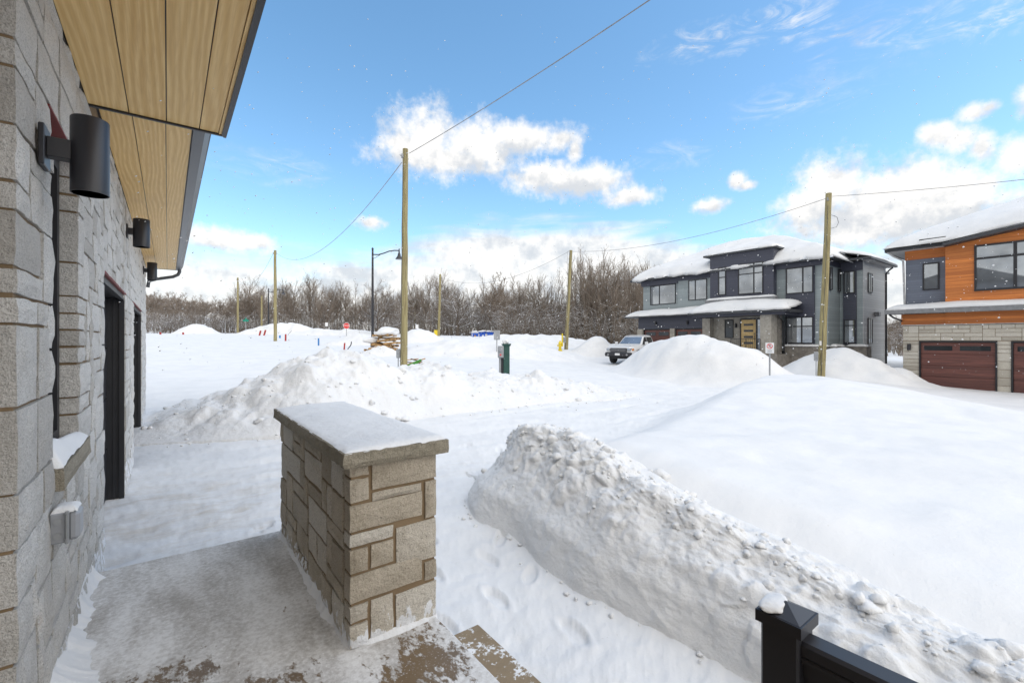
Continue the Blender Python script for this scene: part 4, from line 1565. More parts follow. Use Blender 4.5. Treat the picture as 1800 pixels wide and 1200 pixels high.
def railing():
    t = thing('porch_railing', 'black aluminium porch railing with a capped post, lower right', 'railing', (1.325, .53, PZ))
    top = PZ + .865
    p = MB().bbox(-.047, .047, -.047, .047, -.02, .865, .006)
    post = p.build('post', M['black'], t, local=True)
    b = .056
    c = MB()
    n = [(-b, -b, .862), (b, -b, .862), (b, b, .862), (-b, b, .862), (-b, -b, .892), (b, -b, .892), (b, b, .892), (-b, b, .892)]
    c.hexa(n)
    i = len(c.v)
    e = b - .004
    c.v += [(-e, -e, .893), (e, -e, .893), (e, e, .893), (-e, e, .893), (0, 0, .918)]
    c.f += [(i, i + 1, i + 4), (i + 1, i + 2, i + 4), (i + 2, i + 3, i + 4), (i + 3, i, i + 4)]
    c.build('post_cap', M['black'], post, local=True)
    y0, y1 = -2.2, -.047
    prof = [(-.034, .795), (.034, .795), (.034, .803), (.030, .808), (.034, .814), (.034, .838), (.026, .846), (-.026, .846), (-.034, .838), (-.034, .814), (-.030, .808), (-.034, .803)]
    MB().prism(prof, 'Y', y0, y1).build('top_rail', M['black'], t, local=True)
    MB().prism([(-.022, .755), (.022, .755), (.022, .790), (.016, .794), (-.016, .794), (-.022, .790)], 'Y', y0, y1).build('lower_profile', M['black'], t, local=True)
    MB().box(-.016, .016, y0, y1, .69, .752).build('panel_rail', M['black'], t, local=True)
    MB().box(-.016, .016, -.075, -.049, .07, .69).build('panel_stile', M['black'], t, local=True)
    MB().box(-.02, .02, y0, y1, .04, .07).build('bottom_rail', M['black'], t, local=True)
    k = 0
    while -.20 - .11 * k > y0:
        MB().box(-.009, .009, -.209 - .11 * k, -.191 - .11 * k, .07, .69).build('baluster', M['black'], t, local=True)
        k += 1
    # snow left on the cap
    q, F = clump_mesh(np.random.default_rng(9))
    q = q * np.array([.050, .036, .013]) + np.array([1.325 - .006, .53 + .026, PZ + .906])
    o = link_big('cap_snow', q, F, M['snow'], None)
    o.modifiers.new('round', 'SUBSURF').render_levels = 2
    tag(o, 'small lump of snow left on top of the black railing post', 'snow')


railing()


# ------------------------------------------------------------------ neighbouring houses (fronts face -X)
def snow_sheet(parent, x0, x1, y0, y1, zfun, thick, step=.12, seed=0, name='roof_snow', edge=.22, wob=.10, droop=.06):
    """blanket of snow over a roof, rounded at its rim and hanging over a little"""
    xs = np.linspace(x0, x1, max(4, int((x1 - x0) / step)))
    ys = np.linspace(y0, y1, max(4, int((y1 - y0) / step)))
    X, Y = np.meshgrid(xs, ys, indexing='ij')
    d = np.minimum(np.minimum(X - x0, x1 - X), np.minimum(Y - y0, y1 - Y))
    k = 1 - np.exp(-d / edge)
    rim = fbm2(X, Y, .8, 4, seed)
    # irregular overhang of the rim
    near = np.exp(-d / .25)
    ox = np.where(X - x0 <= d + 1e-6, -1, np.where(x1 - X <= d + 1e-6, 1, 0)) * near * wob * (.3 + 1.8 * rim)
    oy = np.where(Y - y0 <= d + 1e-6, -1, np.where(y1 - Y <= d + 1e-6, 1, 0)) * near * wob * (.3 + 1.8 * rim)
    base = zfun(X, Y)
    Z = base + thick * (.10 + .90 * k) * (1 + .35 * fbm2(X, Y, .35, 3, seed + 4)) - droop * near * (.5 + rim)
    T = np.stack([(X + ox).ravel(), (Y + oy).ravel(), Z.ravel()], 1)
    B = np.stack([X.ravel(), Y.ravel(), (base + .004).ravel()], 1)
    n = len(T)
    F = grid_faces(*X.shape)
    nu, nv = X.shape
    ring = [i * nv for i in range(nu)] + [(nu - 1) * nv + j for j in range(1, nv)] + [i * nv + nv - 1 for i in range(nu - 2, -1, -1)] + [j for j in range(nv - 2, 0, -1)]
    ring = np.array(ring)
    S = np.stack([ring, np.roll(ring, -1), np.roll(ring, -1) + n, ring + n], 1)
    p = parent
    off = np.zeros(3)
    while p is not None:
        off += np.array(p.location)
        p = p.parent
    return link_big(name, np.concatenate([T, B]) - off, np.concatenate([F, S, F[:, ::-1] + n]), M['snow'], parent)


def house_window(parent, X, y0, y1, z0, z1, mull=(), trans=None, frame=.055, side=None, glass='glass', deep=.05):
    """window in a wall facing -X (or, with side=Y, in a wall facing -Y where y0,y1 are X values)"""
    f = MB()
    def bx(a0, a1, c0, c1, out, inn):
        if side is None:
            f.box(X - out, X + inn, a0, a1, c0, c1)
        else:
            f.box(a0, a1, side - out, side + inn, c0, c1)
    o, i_ = .05, .02
    bx(y0, y0 + frame, z0, z1, o, i_)
    bx(y1 - frame, y1, z0, z1, o, i_)
    bx(y0 + frame, y1 - frame, z0, z0 + frame, o, i_)
    bx(y0 + frame, y1 - frame, z1 - frame, z1, o, i_)
    cuts = [y0 + frame]
    for m in sorted(mull):
        bx(m - frame * .7, m + frame * .7, z0 + frame, z1 - frame, o - .008, i_)
        cuts += [m - frame * .7, m + frame * .7]
    cuts.append(y1 - frame)
    zc = [z0 + frame]
    if trans:
        for a, b in zip(cuts[::2], cuts[1::2]):
            bx(a, b, trans - frame * .6, trans + frame * .6, o - .012, i_)
        zc += [trans - frame * .6, trans + frame * .6]
    zc.append(z1 - frame)
    w = f.build('window', M['black_frame'], parent)
    for a, b in zip(cuts[::2], cuts[1::2]):
        for c, d in zip(zc[::2], zc[1::2]):
            g = MB()
            if side is None:
                g.box(X - .022, X - .010, a, b, c, d)
            else:
                g.box(a, b, side - .022, side - .010, c, d)
            g.build('pane', M[glass], w)
    return w


def hip(x0, x1, y0, y1, z, s, cap=99):
    return lambda X, Y: z + s * np.minimum(np.minimum(np.minimum(X - x0, x1 - X), np.minimum(Y - y0, y1 - Y)), cap)


def grey_house():
    t = thing('grey_house', 'two storey grey and charcoal house with snow covered roofs and a yellow front door', 'house', (31, 16.5, .2))
    # bodies
    MB().box(31, 41, 10.15, 23.2, -.6, 6.62).build('wall', M['lap_grey'], t)
    MB().box(32.9, 37.2, 8.98, 10.145, -.6, 6.62).build('wall', M['lap_grey'], t)
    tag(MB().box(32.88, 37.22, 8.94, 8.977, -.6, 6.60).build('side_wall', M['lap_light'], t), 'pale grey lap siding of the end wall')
    # step in the left upper wall
    MB().box(30.86, 30.998, 17.2, 19.92, 3.9, 6.33).build('wall_projection', M['lap_grey'], t)
    # charcoal bands below the eaves
    for q in ((30.80, 30.997, 19.93, 23.25, 6.20, 6.6), (30.78, 30.85, 17.21, 19.925, 6.33, 6.615), (30.80, 30.997, 10.151, 12.97, 6.36, 6.615), (32.86, 32.898, 8.98, 10.10, 6.05, 6.595), (31.0, 32.855, 10.10, 10.147, 6.3, 6.615)):
        MB().box(*q).build('frieze', M['dark_panel'], t)
    # tower
    MB().box(30.55, 34.5, 12.98, 17.2, 4.4, 7.72).build('tower', M['dark_panel'], t)
    tr = MB().box(30.42, 34.8, 12.80, 17.65, 7.724, 7.84).build('tower_roof', M['fascia'], t)
    snow_sheet(tr, 30.44, 34.75, 12.82, 17.63, lambda X, Y: 7.842 + 0 * X, .38, .12, 21, 'roof_snow', .3, .22, .16)
    # main roof
    ex0, ex1, ey0, ey1, ez = 30.45, 41.5, 9.75, 24.1, 6.62
    rf = MB().box(ex0, ex1, ey0, ey1, ez, ez + .14)
    hip_mesh(rf, ex0 + .01, ex1 - .01, ey0 + .01, ey1 - .01, ez + .143, .45)
    rf = rf.build('roof', M['fascia'], t)
    snow_sheet(rf, ex0 + .02, ex1 - .02, ey0 + .02, ey1 - .02, hip(ex0, ex1, ey0, ey1, ez + .15, .45), .55, .14, 31, 'roof_snow', .40, .28, .30)
    # lower roof of the right wing
    rf2 = MB().box(32.45, 37.75, 8.45, 10.14, 6.60, 6.615).box(32.45, 37.75, 8.45, 8.50, 6.60, 6.74).box(37.70, 37.75, 8.50, 10.14, 6.60, 6.74).box(32.45, 32.50, 8.50, 9.74, 6.60, 6.74).box(32.5, 37.7, 8.5, 9.74, 6.62, 6.76) \
        .build('roof', M['fascia'], t)
    tag(MB().box(32.5, 37.7, 8.51, 8.935, 6.585, 6.598).build('soffit', M['soffit_grey'], t), 'pale underside of the eaves')
    snow_sheet(rf2, 32.5, 37.7, 8.5, 10.1, lambda X, Y: 6.765 + .3 * np.minimum(Y - 8.5, 37.7 - X), .30, .12, 35, 'roof_snow', .25, .06, .02)
    MB().tube([(35.4, 11.2, 7.2), (35.4, 11.2, 7.9)], .07, 8).build('vent_pipe', M['black'], rf2)
    # gutters / downspouts
    MB().tube([(37.2, 8.55, 6.56), (37.2, 8.75, 6.4), (37.16, 8.90, 6.2), (37.16, 8.90, .2)], .05, 6).build('downspout', M['black'], t)
    MB().tube([(29.05, 12.1, 3.55), (29.7, 12.28, 3.3), (30.5, 12.38, 3.05), (30.6, 12.38, .4)], .05, 6).build('downspout', M['black'], t)
    # windows, upper storey
    house_window(t, 31, 20.21, 22.5, 4.67, 6.19, mull=(21.65,))
    house_window(t, 30.86, 17.6, 19.05, 4.80, 6.29, mull=(18.5,))
    house_window(t, 30.55, 16.05, 16.58, 4.98, 6.90, trans=6.2)
    house_window(t, 30.55, 13.6, 15.2, 4.92, 6.95, mull=(14.18,), trans=6.25)
    bay = MB().box(30.86, 30.996, 10.82, 12.40, 1.62, 6.355).build('bay', M['dark_panel'], t)
    house_window(t, 30.86, 10.86, 12.36, 4.75, 6.34, mull=(11.42,))
    house_window(t, 30.86, 10.86, 12.36, 1.68, 3.30, mull=(11.48,), trans=2.72)
    MB().box(32.80, 32.897, 9.28, 9.94, 1.62, 6.05).build('bay', M['dark_panel'], t)
    house_window(t, 32.80, 9.32, 9.90, 4.70, 6.03)
    house_window(t, 32.80, 9.32, 9.90, 1.70, 3.12, trans=2.76)
    for xa in (31.15, 32.5):
        house_window(t, 0, xa, xa + .32, 4.85, 6.2, side=10.10, frame=.04)
    for (z0, z1) in ((4.76, 5.95), (1.65, 3.22)):
        house_window(t, 0, 33.62, 34.40, z0, z1, mull=(34.0,), side=8.935, frame=.07)
    v = MB().bbox(34.85, 35.25, 8.70, 8.938, 3.35, 3.62, .02).build('wall_vent', M['fascia_grey'], t)
    # garage front under its skirt roof
    MB().box(30.2, 31.0, 17.56, 23.08, 2.74, 3.64).build('garage_band', M['dark_panel'], t)
    for (a, b, zt) in ((22.62, 23.14, 2.74), (19.78, 20.16, 2.74), (16.98, 17.55, 3.40)):
        MB().box(30.14, 30.995, a, b, -.4, zt).build('stone_pier', M['house_stone'], t)
    for (a, b) in ((20.165, 22.61), (17.555, 19.775)):
        g = MB().box(30.32, 30.36, a, b, .15, 2.735).build('garage_door', M['garage'], t)
        MB().box(30.27, 30.318, a, b, 2.66, 2.735).box(30.27, 30.318, a, a + .06, .15, 2.66).box(30.27, 30.318, b - .06, b, .15, 2.66).build('frame', M['black_frame'], g)
        for k in range(2):
            w = (b - a - .12) / 2
            MB().box(30.30, 30.318, a + .06 + k * w + .14, a + .06 + (k + 1) * w - .14, 2.22, 2.50).build('pane', M['glass_dark'], g)
    sk = MB().box(29.62, 31, 17.75, 24.0, 3.645, 3.72).prism([(29.66, 3.722), (30.99, 4.15), (30.99, 3.722)], 'Y', 17.78, 23.96).build('skirt_roof', M['fascia'], t)
    snow_sheet(sk, 29.64, 30.98, 17.76, 23.98, lambda X, Y: 3.73 + .33 * np.minimum(X - 29.64, (23.98 - Y) * 1.0), .32, .10, 41, 'roof_snow', .25, .10, .06)
    # entrance: stone wall, door, column, porch roof
    MB().box(30.6, 30.995, 12.95, 16.97, -.3, 4.4).build('entry_wall', M['house_stone'], t)
    house_window(t, 30.6, 15.55, 16.15, 2.02, 3.26, glass='glass_dark')
    f = MB().box(30.53, 30.598, 13.55, 13.62, 1.05, 3.30).box(30.53, 30.598, 15.02, 15.10, 1.05, 3.30).box(30.53, 30.598, 13.62, 15.02, 3.22, 3.30).box(30.53, 30.598, 13.98, 14.06, 1.05, 3.22)
    d = f.build('door_frame', M['black_frame'], t)
    MB().box(30.56, 30.598, 14.06, 15.02, 1.05, 3.22).build('yellow_door', M['yellow_door'], d)
    for k in range(5):
        MB().box(30.545, 30.559, 14.24, 14.84, 1.22 + k * .40, 1.22 + k * .40 + .14).build('lite', M['glass_dark'], d)
    MB().box(30.575, 30.590, 13.62, 13.98, 1.05, 3.22).build('sidelight', M['glass'], d)
    MB().tube([(30.52, 14.14, 1.9), (30.50, 14.14, 1.95), (30.50, 14.14, 2.3), (30.52, 14.14, 2.35)], .018, 6).build('handle', M['black'], d)
    MB().box(29.0, 29.75, 12.45, 13.1, .1, 3.55).build('stone_column', M['house_stone'], t)
    MB().box(29.752, 30.598, 12.5, 12.94, .1, 3.5).build('return_wall', M['house_stone_dark'], t)
    MB().box(28.7, 30.59, 12.0, 16.9, -.2, 1.03).box(28.2, 28.698, 12.9, 14.6, -.2, .72).build('entry_steps', M['house_stone_dark'], t)
    pr = MB().box(28.55, 30.99, 11.4, 17.72, 3.56, 3.72).build('porch_roof', M['fascia'], t)
    MB().box(28.75, 30.59, 11.6, 17.5, 3.42, 3.556).build('porch_beam', M['dark_panel'], t)
    snow_sheet(pr, 28.6, 30.95, 11.45, 17.68, lambda X, Y: 3.724 + .18 * (X - 28.6), .50, .10, 45, 'roof_snow', .30, .14, .10)
    lg = MB().box(30.05, 30.548, 12.7, 17.3, 4.42, 4.62).build('ledge', M['fascia_grey'], t)
    snow_sheet(lg, 30.06, 30.54, 12.72, 17.28, lambda X, Y: 4.622 + 0 * X, .22, .08, 49, 'roof_snow', .14, .06, .04)
    # handrail in front of the door
    h = MB()
    for y in (12.95, 13.8, 14.75):
        h.box(28.70, 28.74, y, y + .04, 1.0, 1.95)
    h.box(28.70, 28.74, 12.99, 14.79, 1.951, 1.99).box(28.71, 28.73, 12.99, 14.75, 1.12, 1.15)
    for k in range(14):
        h.box(28.712, 28.728, 13.05 + k * .125, 13.065 + k * .125, 1.15, 1.95)
    h.build('handrail', M['black'], t)
    # stone plinth with a snow covered ledge
    pl = MB().box(30.62, 30.99, 10.1, 12.44, -.4, 1.50).box(31.0, 32.86, 9.75, 10.09, -.4, 1.50).box(32.5, 32.897, 8.7, 9.74, -.4, 1.50).box(32.9, 33.4, 8.7, 8.935, -.4, 1.50)
    pl = pl.build('plinth', M['house_stone_dark'], t)
    snow_sheet(pl, 30.57, 30.99, 10.0, 12.5, lambda X, Y: 1.502 + 0 * X, .15, .06, 52, 'ledge_snow', .10, .05, .03)
    snow_sheet(pl, 31.0, 32.5, 9.70, 10.09, lambda X, Y: 1.502 + 0 * X, .20, .06, 54, 'ledge_snow', .10, .05, .03)
    snow_sheet(pl, 32.45, 32.89, 8.65, 9.70, lambda X, Y: 1.502 + 0 * X, .15, .06, 53, 'ledge_snow', .10, .05, .03)
    for (y, z, x, lab) in ((21.4, 3.15, 30.2, 'small black wall lamp above the left garage door of the grey house'), (18.7, 3.15, 30.2, 'small black wall lamp above the right garage door of the grey house'),
                           (15.36, 2.85, 30.6, 'small black wall lamp beside the yellow front door')):
        L = thing('wall_lamp', lab, 'wall lamp', (x, y, z), 0, 'wall lamps on the grey house')
        MB().box(-.02, -.002, -.05, .05, -.1, .1).build('back_plate', M['black'], L, local=True)
        MB().lathe([(.05, -.14), (.06, -.14), (.06, .14), (0, .15)], (-.10, 0, 0), 10).build('shade', M['black'], L, local=True)


grey_house()


def orange_house():
    t = thing('orange_house', 'house with bright orange plank siding, pale stone and brown garage doors at the right edge', 'house', (29.6, 0, -.3))
    rng = np.random.default_rng(4)
    # bodies
    MB().prism([(4.85, 2.66), (4.85, 6.33), (-3.0, 7.55), (-8, 6.8), (-8, 2.66)], 'X', 29.6, 38).build('wall', M['orange'], t)
    MB().box(30.2, 38, 4.86, 6.44, 2.66, 6.0).build('wall', M['slate_lap'], t)
    MB().box(30.14, 30.198, 4.86, 6.46, 5.96, 6.44).build('frieze', M['orange'], t)
    MB().box(29.66, 38, -8, 6.50, 2.66, 3.18).build('band', M['orange'], t)
    st = MB().box(29.62, 38, 5.80, 6.42, -.6, 2.62).box(29.62, 38, 2.72, 3.14, -.6, 2.62).box(29.62, 38, -.6, .04, -.6, 2.62).box(29.62, 38, 3.14, 5.80, 1.86, 2.62).box(29.62, 38, .04, 2.72, 1.86, 2.62).box(29.62, 38, -8, -.6, -.6, 2.62) \
        .build('stone_wall', M['mortar'], t)
    R = []
    for (y0, y1, z0, z1) in ((5.79, 6.42, -.5, 1.86), (2.72, 3.15, -.5, 1.86), (.0, 6.42, 1.87, 2.60), (-.7, .0, -.5, 2.6)):
        for (a0, b0, a1, b1) in ashlar(rng, y1 - y0, z1 - z0, .2, .185, [(4, 1), (3, 1), (2, 1), (3, 1), (2, 2), (4, 1), (2, 1), (1, 1)]):
            R.append((y0 + a0, z0 + b0, y0 + a1, z0 + b1))
    lay_stones(R, (29.6, 0, 0), (0, 1, 0), (0, 0, 1), (-1, 0, 0), .03, .012, rng, M['pale_stone'], st, rough=.006)
    MB().box(29.55, 29.64, -8, 6.46, 2.622, 2.656).build('drip_ledge', M['soffit_grey'], t)
    for (a, b) in ((3.14, 5.80), (.04, 2.72)):
        g = MB().box(29.66, 29.70, a + .03, b - .03, -.45, 1.83)
        g = g.build('garage_door', M['garage'], t)
        MB().box(29.56, 29.66, a, a + .06, -.45, 1.86).box(29.56, 29.66, b - .06, b, -.45, 1.86).box(29.56, 29.66, a + .06, b - .06, 1.79, 1.86).build('frame', M['black_frame'], g)
        for k in range(4):
            MB().bbox(29.625, 29.662, a + .065, b - .065, -.40 + k * .545, -.40 + k * .545 + .535, .008).build('panel', M['garage'], g)
        w = (b - a - .13) / 2
        for k in range(2):
            y = a + .065 + k * w
            MB().box(29.612, 29.623, y + .14, y + w - .12, 1.40, 1.62).build('pane', M['glass_dark'], g)
    house_window(t, 29.6, 1.30, 3.87, 4.14, 6.24, mull=(2.60,), trans=5.62, frame=.08)
    house_window(t, 30.2, 5.16, 5.78, 4.38, 5.72, frame=.06)
    # skirt roof over the garage
    sk = MB().box(29.0, 30.19, -8, 7.02, 3.20, 3.40).build('skirt_roof', M['fascia_grey'], t)
    snow_sheet(sk, 29.02, 30.18, -7.98, 7.0, lambda X, Y: 3.404 + .12 * (X - 29.02), .26, .1, 61, 'roof_snow', .18, .05, .02)
    MB().tube([(29.10, 6.85, 3.18), (29.2, 6.7, 3.02), (29.5, 6.50, 2.90), (29.60, 6.47, 2.86)], .045, 6).build('downspout', M['black'], t)
    # main roof
    zf = lambda X, Y: np.minimum(6.47 + .42 * (7.12 - Y), 6.47 + .155 * np.maximum(0, 4.85 - Y) + .40 * (X - 29.1))
    e = MB().box(29.55, 38.5, 4.87, 7.1, 6.445, 6.47)
    e.box(29.50, 29.55, 4.87, 7.12, 6.40, 6.54).box(29.55, 38.5, 7.1, 7.15, 6.40, 6.54)
    e.prism([(4.87, 6.34), (-3, 7.56), (-3, 7.70), (4.87, 6.48)], 'X', 29.1, 38.5)
    e.prism([(-3, 7.56), (-8, 6.81), (-8, 6.95), (-3, 7.70)], 'X', 29.1, 38.5)
    rf = e.build('roof', M['fascia'], t)
    MB().box(29.56, 38, 6.46, 7.09, 6.42, 6.443).box(29.56, 30.19, 4.88, 6.46, 6.42, 6.443).build('soffit', M['soffit_grey'], t)
    MB().bbox(29.25, 29.9, 4.75, 5.75, 6.55, 6.80, .03).build('bare_shingles', M['shingle'], rf)
    snow_sheet(rf, 29.12, 38.4, -7.9, 7.12, lambda X, Y: np.maximum(zf(X, Y), 6.47 + np.where(Y < 4.87, .155 * (4.87 - Y), 0)) + .05, .40, .14, 65, 'roof_snow', .35, .10, .06)
    MB().tube([(29.6, 7.05, 6.42), (29.8, 6.85, 6.2), (30.1, 6.52, 5.95), (30.16, 6.47, 3.6)], .045, 6).build('downspout', M['soffit_grey'], t)
    L = thing('wall_lamp', 'small black wall lamp on the pale stone left of the orange house garage', 'wall lamp', (29.59, 6.16, 1.55))
    MB().box(-.02, -.002, -.06, .06, -.12, .12).build('back_plate', M['black'], L, local=True)
    MB().lathe([(.06, -.16), (.075, -.16), (.075, .16), (0, .165)], (-.11, 0, 0), 12).build('shade', M['black'], L, local=True)


orange_house()


def far_house():
    """roof and wall of a house glimpsed between its two neighbours"""
    x, y = at(1585, 62)
    t = thing('far_house', 'distant house with a brown roof glimpsed between the grey and the orange house', 'house', (x, y, .3))
    MB().box(x - 1, x + 9, y - 4, y + 5, -.5, 2.4).build('wall', M['house_stone_dark'], t)
    rf = hip_mesh(MB().box(x - 1.5, x + 9.5, y - 4.5, y + 5.5, 2.403, 2.5), x - 1.5, x + 9.5, y - 4.5, y + 5.5, 2.503, .42).build('roof', M['shingle'], t)
    MB().box(x + 1, x + 1.5, y - 1, y - .5, 3.2, 5.4).build('chimney', M['house_stone_dark'], rf)


far_house()


# ------------------------------------------------------------------ street: poles, wires, lamps
def zat(v, d):
    return EYE + (596 - v) / 800 * d


def hit(u, v, d0=14.0):
    """where the bearing meets the snow"""
    d = np.arange(d0, 120, .1)
    x, y = ray(u)
    g = ground_z(x * d, y * d, False)
    k = np.argmax(EYE + (596 - v) / 800 * d <= g + .0)
    return float(d[k]) if k > 0 else 60.0


POLE_TOP = {}


def utility_pole(key, label, u0, u1, vtop, d, r0, r1):
    x0, y0 = at(u0, d)
    x1, y1 = at(u1, d)
    z0, z1 = gz(x0, y0) - .3, zat(vtop, d)
    b = MB()
    n = 9
    rng = random.Random(len(POLE_TOP))
    pts = [(x0 + (x1 - x0) * k / n + rng.uniform(-.012, .012), y0 + (y1 - y0) * k / n + rng.uniform(-.012, .012), z0 + (z1 - z0) * k / n) for k in range(n + 1)]
    t = thing('utility_pole', label, 'utility pole', (x0, y0, z0 + .3), 0, 'wooden utility poles along the street')
    b.tube(pts, [r0 + (r1 - r0) * k / n for k in range(n + 1)], 14).build('shaft', M['pole'], t, smooth=True)
    hk = MB()
    hk.box(x1 - r1 - .05, x1 - r1 + .01, y1 - .03, y1 + .03, z1 - .38, z1 - .22)
    hk.tube([(x1 - r1 - .03, y1, z1 - .3), (x1 - r1 - .10, y1 - .02, z1 - .32), (x1 - r1 - .12, y1 - .02, z1 - .26)], .015, 5)
    hk.build('wire_clamp', M['galv'], t)
    if d < 40:
        side = Vector((-CS, SN, 0)) * .6 + Vector((-SN, -CS, 0)) * .8
        gw = MB()
        for i in range(n):
            f0, f1 = i / n * .93, (i + 1) / n * .93
            a, c = Vector(pts[0]).lerp(Vector(pts[-1]), f0), Vector(pts[0]).lerp(Vector(pts[-1]), f1)
            gw.tube([a + side * (r0 + (r1 - r0) * f0 + .012), c + side * (r0 + (r1 - r0) * f1 + .012)], .009, 5)
        gw.build('ground_wire', M['gutter'], t)
        MB().tube([Vector((x1, y1, z1)) + Vector((0, 0, -.35)) - side * (r1 + .05), Vector((x1, y1, z1)) + Vector((0, 0, -.35)) + side * (r1 + .06)], .018, 6).build('bolt', M['galv'], t)
    POLE_TOP[key] = Vector((x1, y1, z1))
    return t


utility_pole('A', 'nearest tall wooden utility pole, rising from rough snow left of the centre', 709.5, 712.5, 262, 17.7, .145, .105)
utility_pole('D', 'wooden utility pole in the open snow field left of the street lamps', 484, 483.5, 440, 44, .155, .12)
utility_pole('E', 'farthest wooden utility pole of the left line, nearest the stone house corner', 418, 418, 488, 70, .155, .12)
utility_pole('B', 'leaning wooden utility pole standing in front of the grey house', 1443, 1457, 340, 22, .165, .13)
utility_pole('C', 'wooden utility pole beside the yellow hydrant at the edge of the bare thicket', 995, 1003.5, 440, 38, .155, .12)
utility_pole('F', 'distant wooden utility pole in front of the big bare tree', 771, 774, 482, 60, .17, .13)
utility_pole('G', 'short pale wooden pole among the far street lamps', 460, 460, 520, 88, .17, .14)
utility_pole('H', 'short pale wooden pole right of the nearest utility pole in the distance', 730, 729, 536, 82, .16, .12)


def wire(label, a, b, sag, r=.014, n=28):
    a, b = Vector(a), Vector(b)
    pts, rad = [], []
    for k in range(n * 2 + 1):
        t = k / (n * 2)
        p = a.lerp(b, t)
        p.z -= 4 * sag * t * (1 - t)
        pts.append(p)
        rad.append(r * (1.0 if k % 2 else .82))      # twisted strands
    tag(MB().tube(pts, rad, 5).build('overhead_wire', M['wire'], smooth=True), label, 'wire', 'overhead wires between the utility poles')


T_ = POLE_TOP
o_ = Vector((-.15, 0, -.28))
wire('overhead wire from the nearest pole up and out over the porch', T_['A'] + Vector((.14, -.05, -.15)), (7.4, -20.5, 9.4), .85, .014)
wire('sagging overhead wire from the nearest pole back to the pole in the snow field', T_['A'] + Vector((-.14, 0, -.55)), T_['D'] + Vector((.1, -.1, -.25)), 1.9, .016)
wire('sagging overhead wire between the two farthest poles on the left', T_['D'] + o_, T_['E'] + Vector((0, 0, -.1)), 1.9, .018)
wire('overhead wire from the leaning pole to the pole by the thicket', T_['B'] + Vector((-.12, .1, -.25)), T_['C'] + Vector((.1, -.1, -.1)), .7, .015)
wire('overhead wire from the leaning pole out past the right edge above the orange house', T_['B'] + Vector((.1, -.1, -.15)), (25.6, -29.0, 9.0), 1.7, .014)
wire('faint overhead wire from the thicket pole back to the distant pole by the big tree', T_['C'] + Vector((-.12, 0, -.05)), T_['F'] + Vector((.1, 0, -.4)), 1.6, .015)
b_ = T_['B']
tag(MB().tube([b_ + Vector((.1, -.08, -1.05)), b_ + Vector((.32, -.24, -1.15)), b_ + Vector((.38, -.28, -1.4)), b_ + Vector((.30, -.22, -1.62)), b_ + Vector((.05, -.05, -1.7))], .014, 5).build('cable_loop', M['wire'], smooth=True),
    'spare cable loop hanging on the leaning pole before the grey house', 'cable')
c_ = T_['C']
tag(MB().tube([c_ + Vector((-.12, .0, -.05)), c_ + Vector((-.28, .1, -.12)), c_ + Vector((-.33, .1, -.5)), c_ + Vector((-.27, .1, -2.2)), c_ + Vector((-.3, .1, -4.5))], .013, 5).build('cable_drop', M['wire'], smooth=True),
    'cable dropping down beside the pole by the thicket', 'cable')


def meter_box(label, u, v0, v1, d, w):
    x, y = at(u, d)
    z0, z1 = zat(v1, d), zat(v0, d)
    t = thing('meter_box', label, 'utility box', (x, y, z0), -math.atan2(x, y))
    MB().bbox(-w / 2, w / 2, -.09, .09, 0, z1 - z0, .015).build('box', M['galv'], t, local=True)
    MB().lathe([(w * .33, -.10), (w * .33, -.14), (0, -.145)], (0, 0, (z1 - z0) * .62), 12, 'Y').build('meter', M['plastic'], t, local=True)
    MB().box(-.02, .02, -.03, .03, gz(x, y) - z0 - .1, -.002).build('conduit', M['galv'], t, local=True)


meter_box('grey meter box mounted left of the foot of the nearest utility pole', 700, 613, 629, 17.7, .15)
meter_box('grey meter box at the foot of the leaning pole before the grey house', 1434.5, 618, 634, 21.7, .18)
meter_box('pale meter box at the foot of the pole beside the yellow hydrant', 992, 592, 602, 37.6, .28)
x, y = at(1442.3, 21.82)
tag(MB().box(x - .11, x + .11, y - .006, y + .006, zat(607, 21.8), zat(599, 21.8)).build('pole_tag', M['white']), 'small white tag nailed to the leaning utility pole', 'tag').rotation_euler = (0, 0, 0)


def street_lamp(label, u, vtop, d, arm):
    x, y = at(u, d)
    g = gz(x, y)
    top = zat(vtop, d)
    t = thing('street_lamp', label, 'street lamp', (x, y, g), -YAW, 'black gooseneck street lamps')
    H = top - g
    MB().tube([(0, 0, -.3), (0, 0, 1.0), (0, 0, H)], [.12, .11, .075], 12).lathe([(.17, -.3), (.17, .5), (.13, .8), (.11, .85)], (0, 0, 0), 12).build('post', M['black'], t, smooth=True, local=True)
    MB().lathe([(.075, H), (.10, H + .03), (.06, H + .09), (0, H + .16)], (0, 0, 0), 12).build('finial', M['black'], t, smooth=True, local=True)
    a = MB().tube([(.05, 0, H - .42), (arm * .22, 0, H - .43), (arm * .42, 0, H - .32), (arm * .62, 0, H - .16), (arm * .82, 0, H - .10), (arm, 0, H - .11)], .045, 8)
    a.tube([(.07, 0, H - .75), (arm * .2, 0, H - .55), (arm * .3, 0, H - .42)], .018, 6)
    a.build('arm', M['black'], t, smooth=True, local=True)
    q = H - .62
    MB().lathe([(.30, q - .17), (.29, q - .15), (.20, q - .02), (.13, q + .10), (.11, q + .25), (.07, q + .30), (.055, q + .45), (.04, q + .66), (0, q + .68)], (arm, 0, 0), 16).build('lamp_head', M['black'], t, smooth=True, local=True)
    MB().lathe([(0, q - .22), (.12, q - .20), (.2, q - .16)], (arm, 0, 0), 14).build('lens', M['plastic'], t, smooth=True, local=True)


street_lamp('black gooseneck street lamp just left of the nearest utility pole', 655, 438, 36, 2.1)
street_lamp('smaller distant black street lamp right of the pole in the snow field', 472, 508, 71, 2.3)


# ------------------------------------------------------------------ signs
def facing(x, y):
    return -math.atan2(x, y)


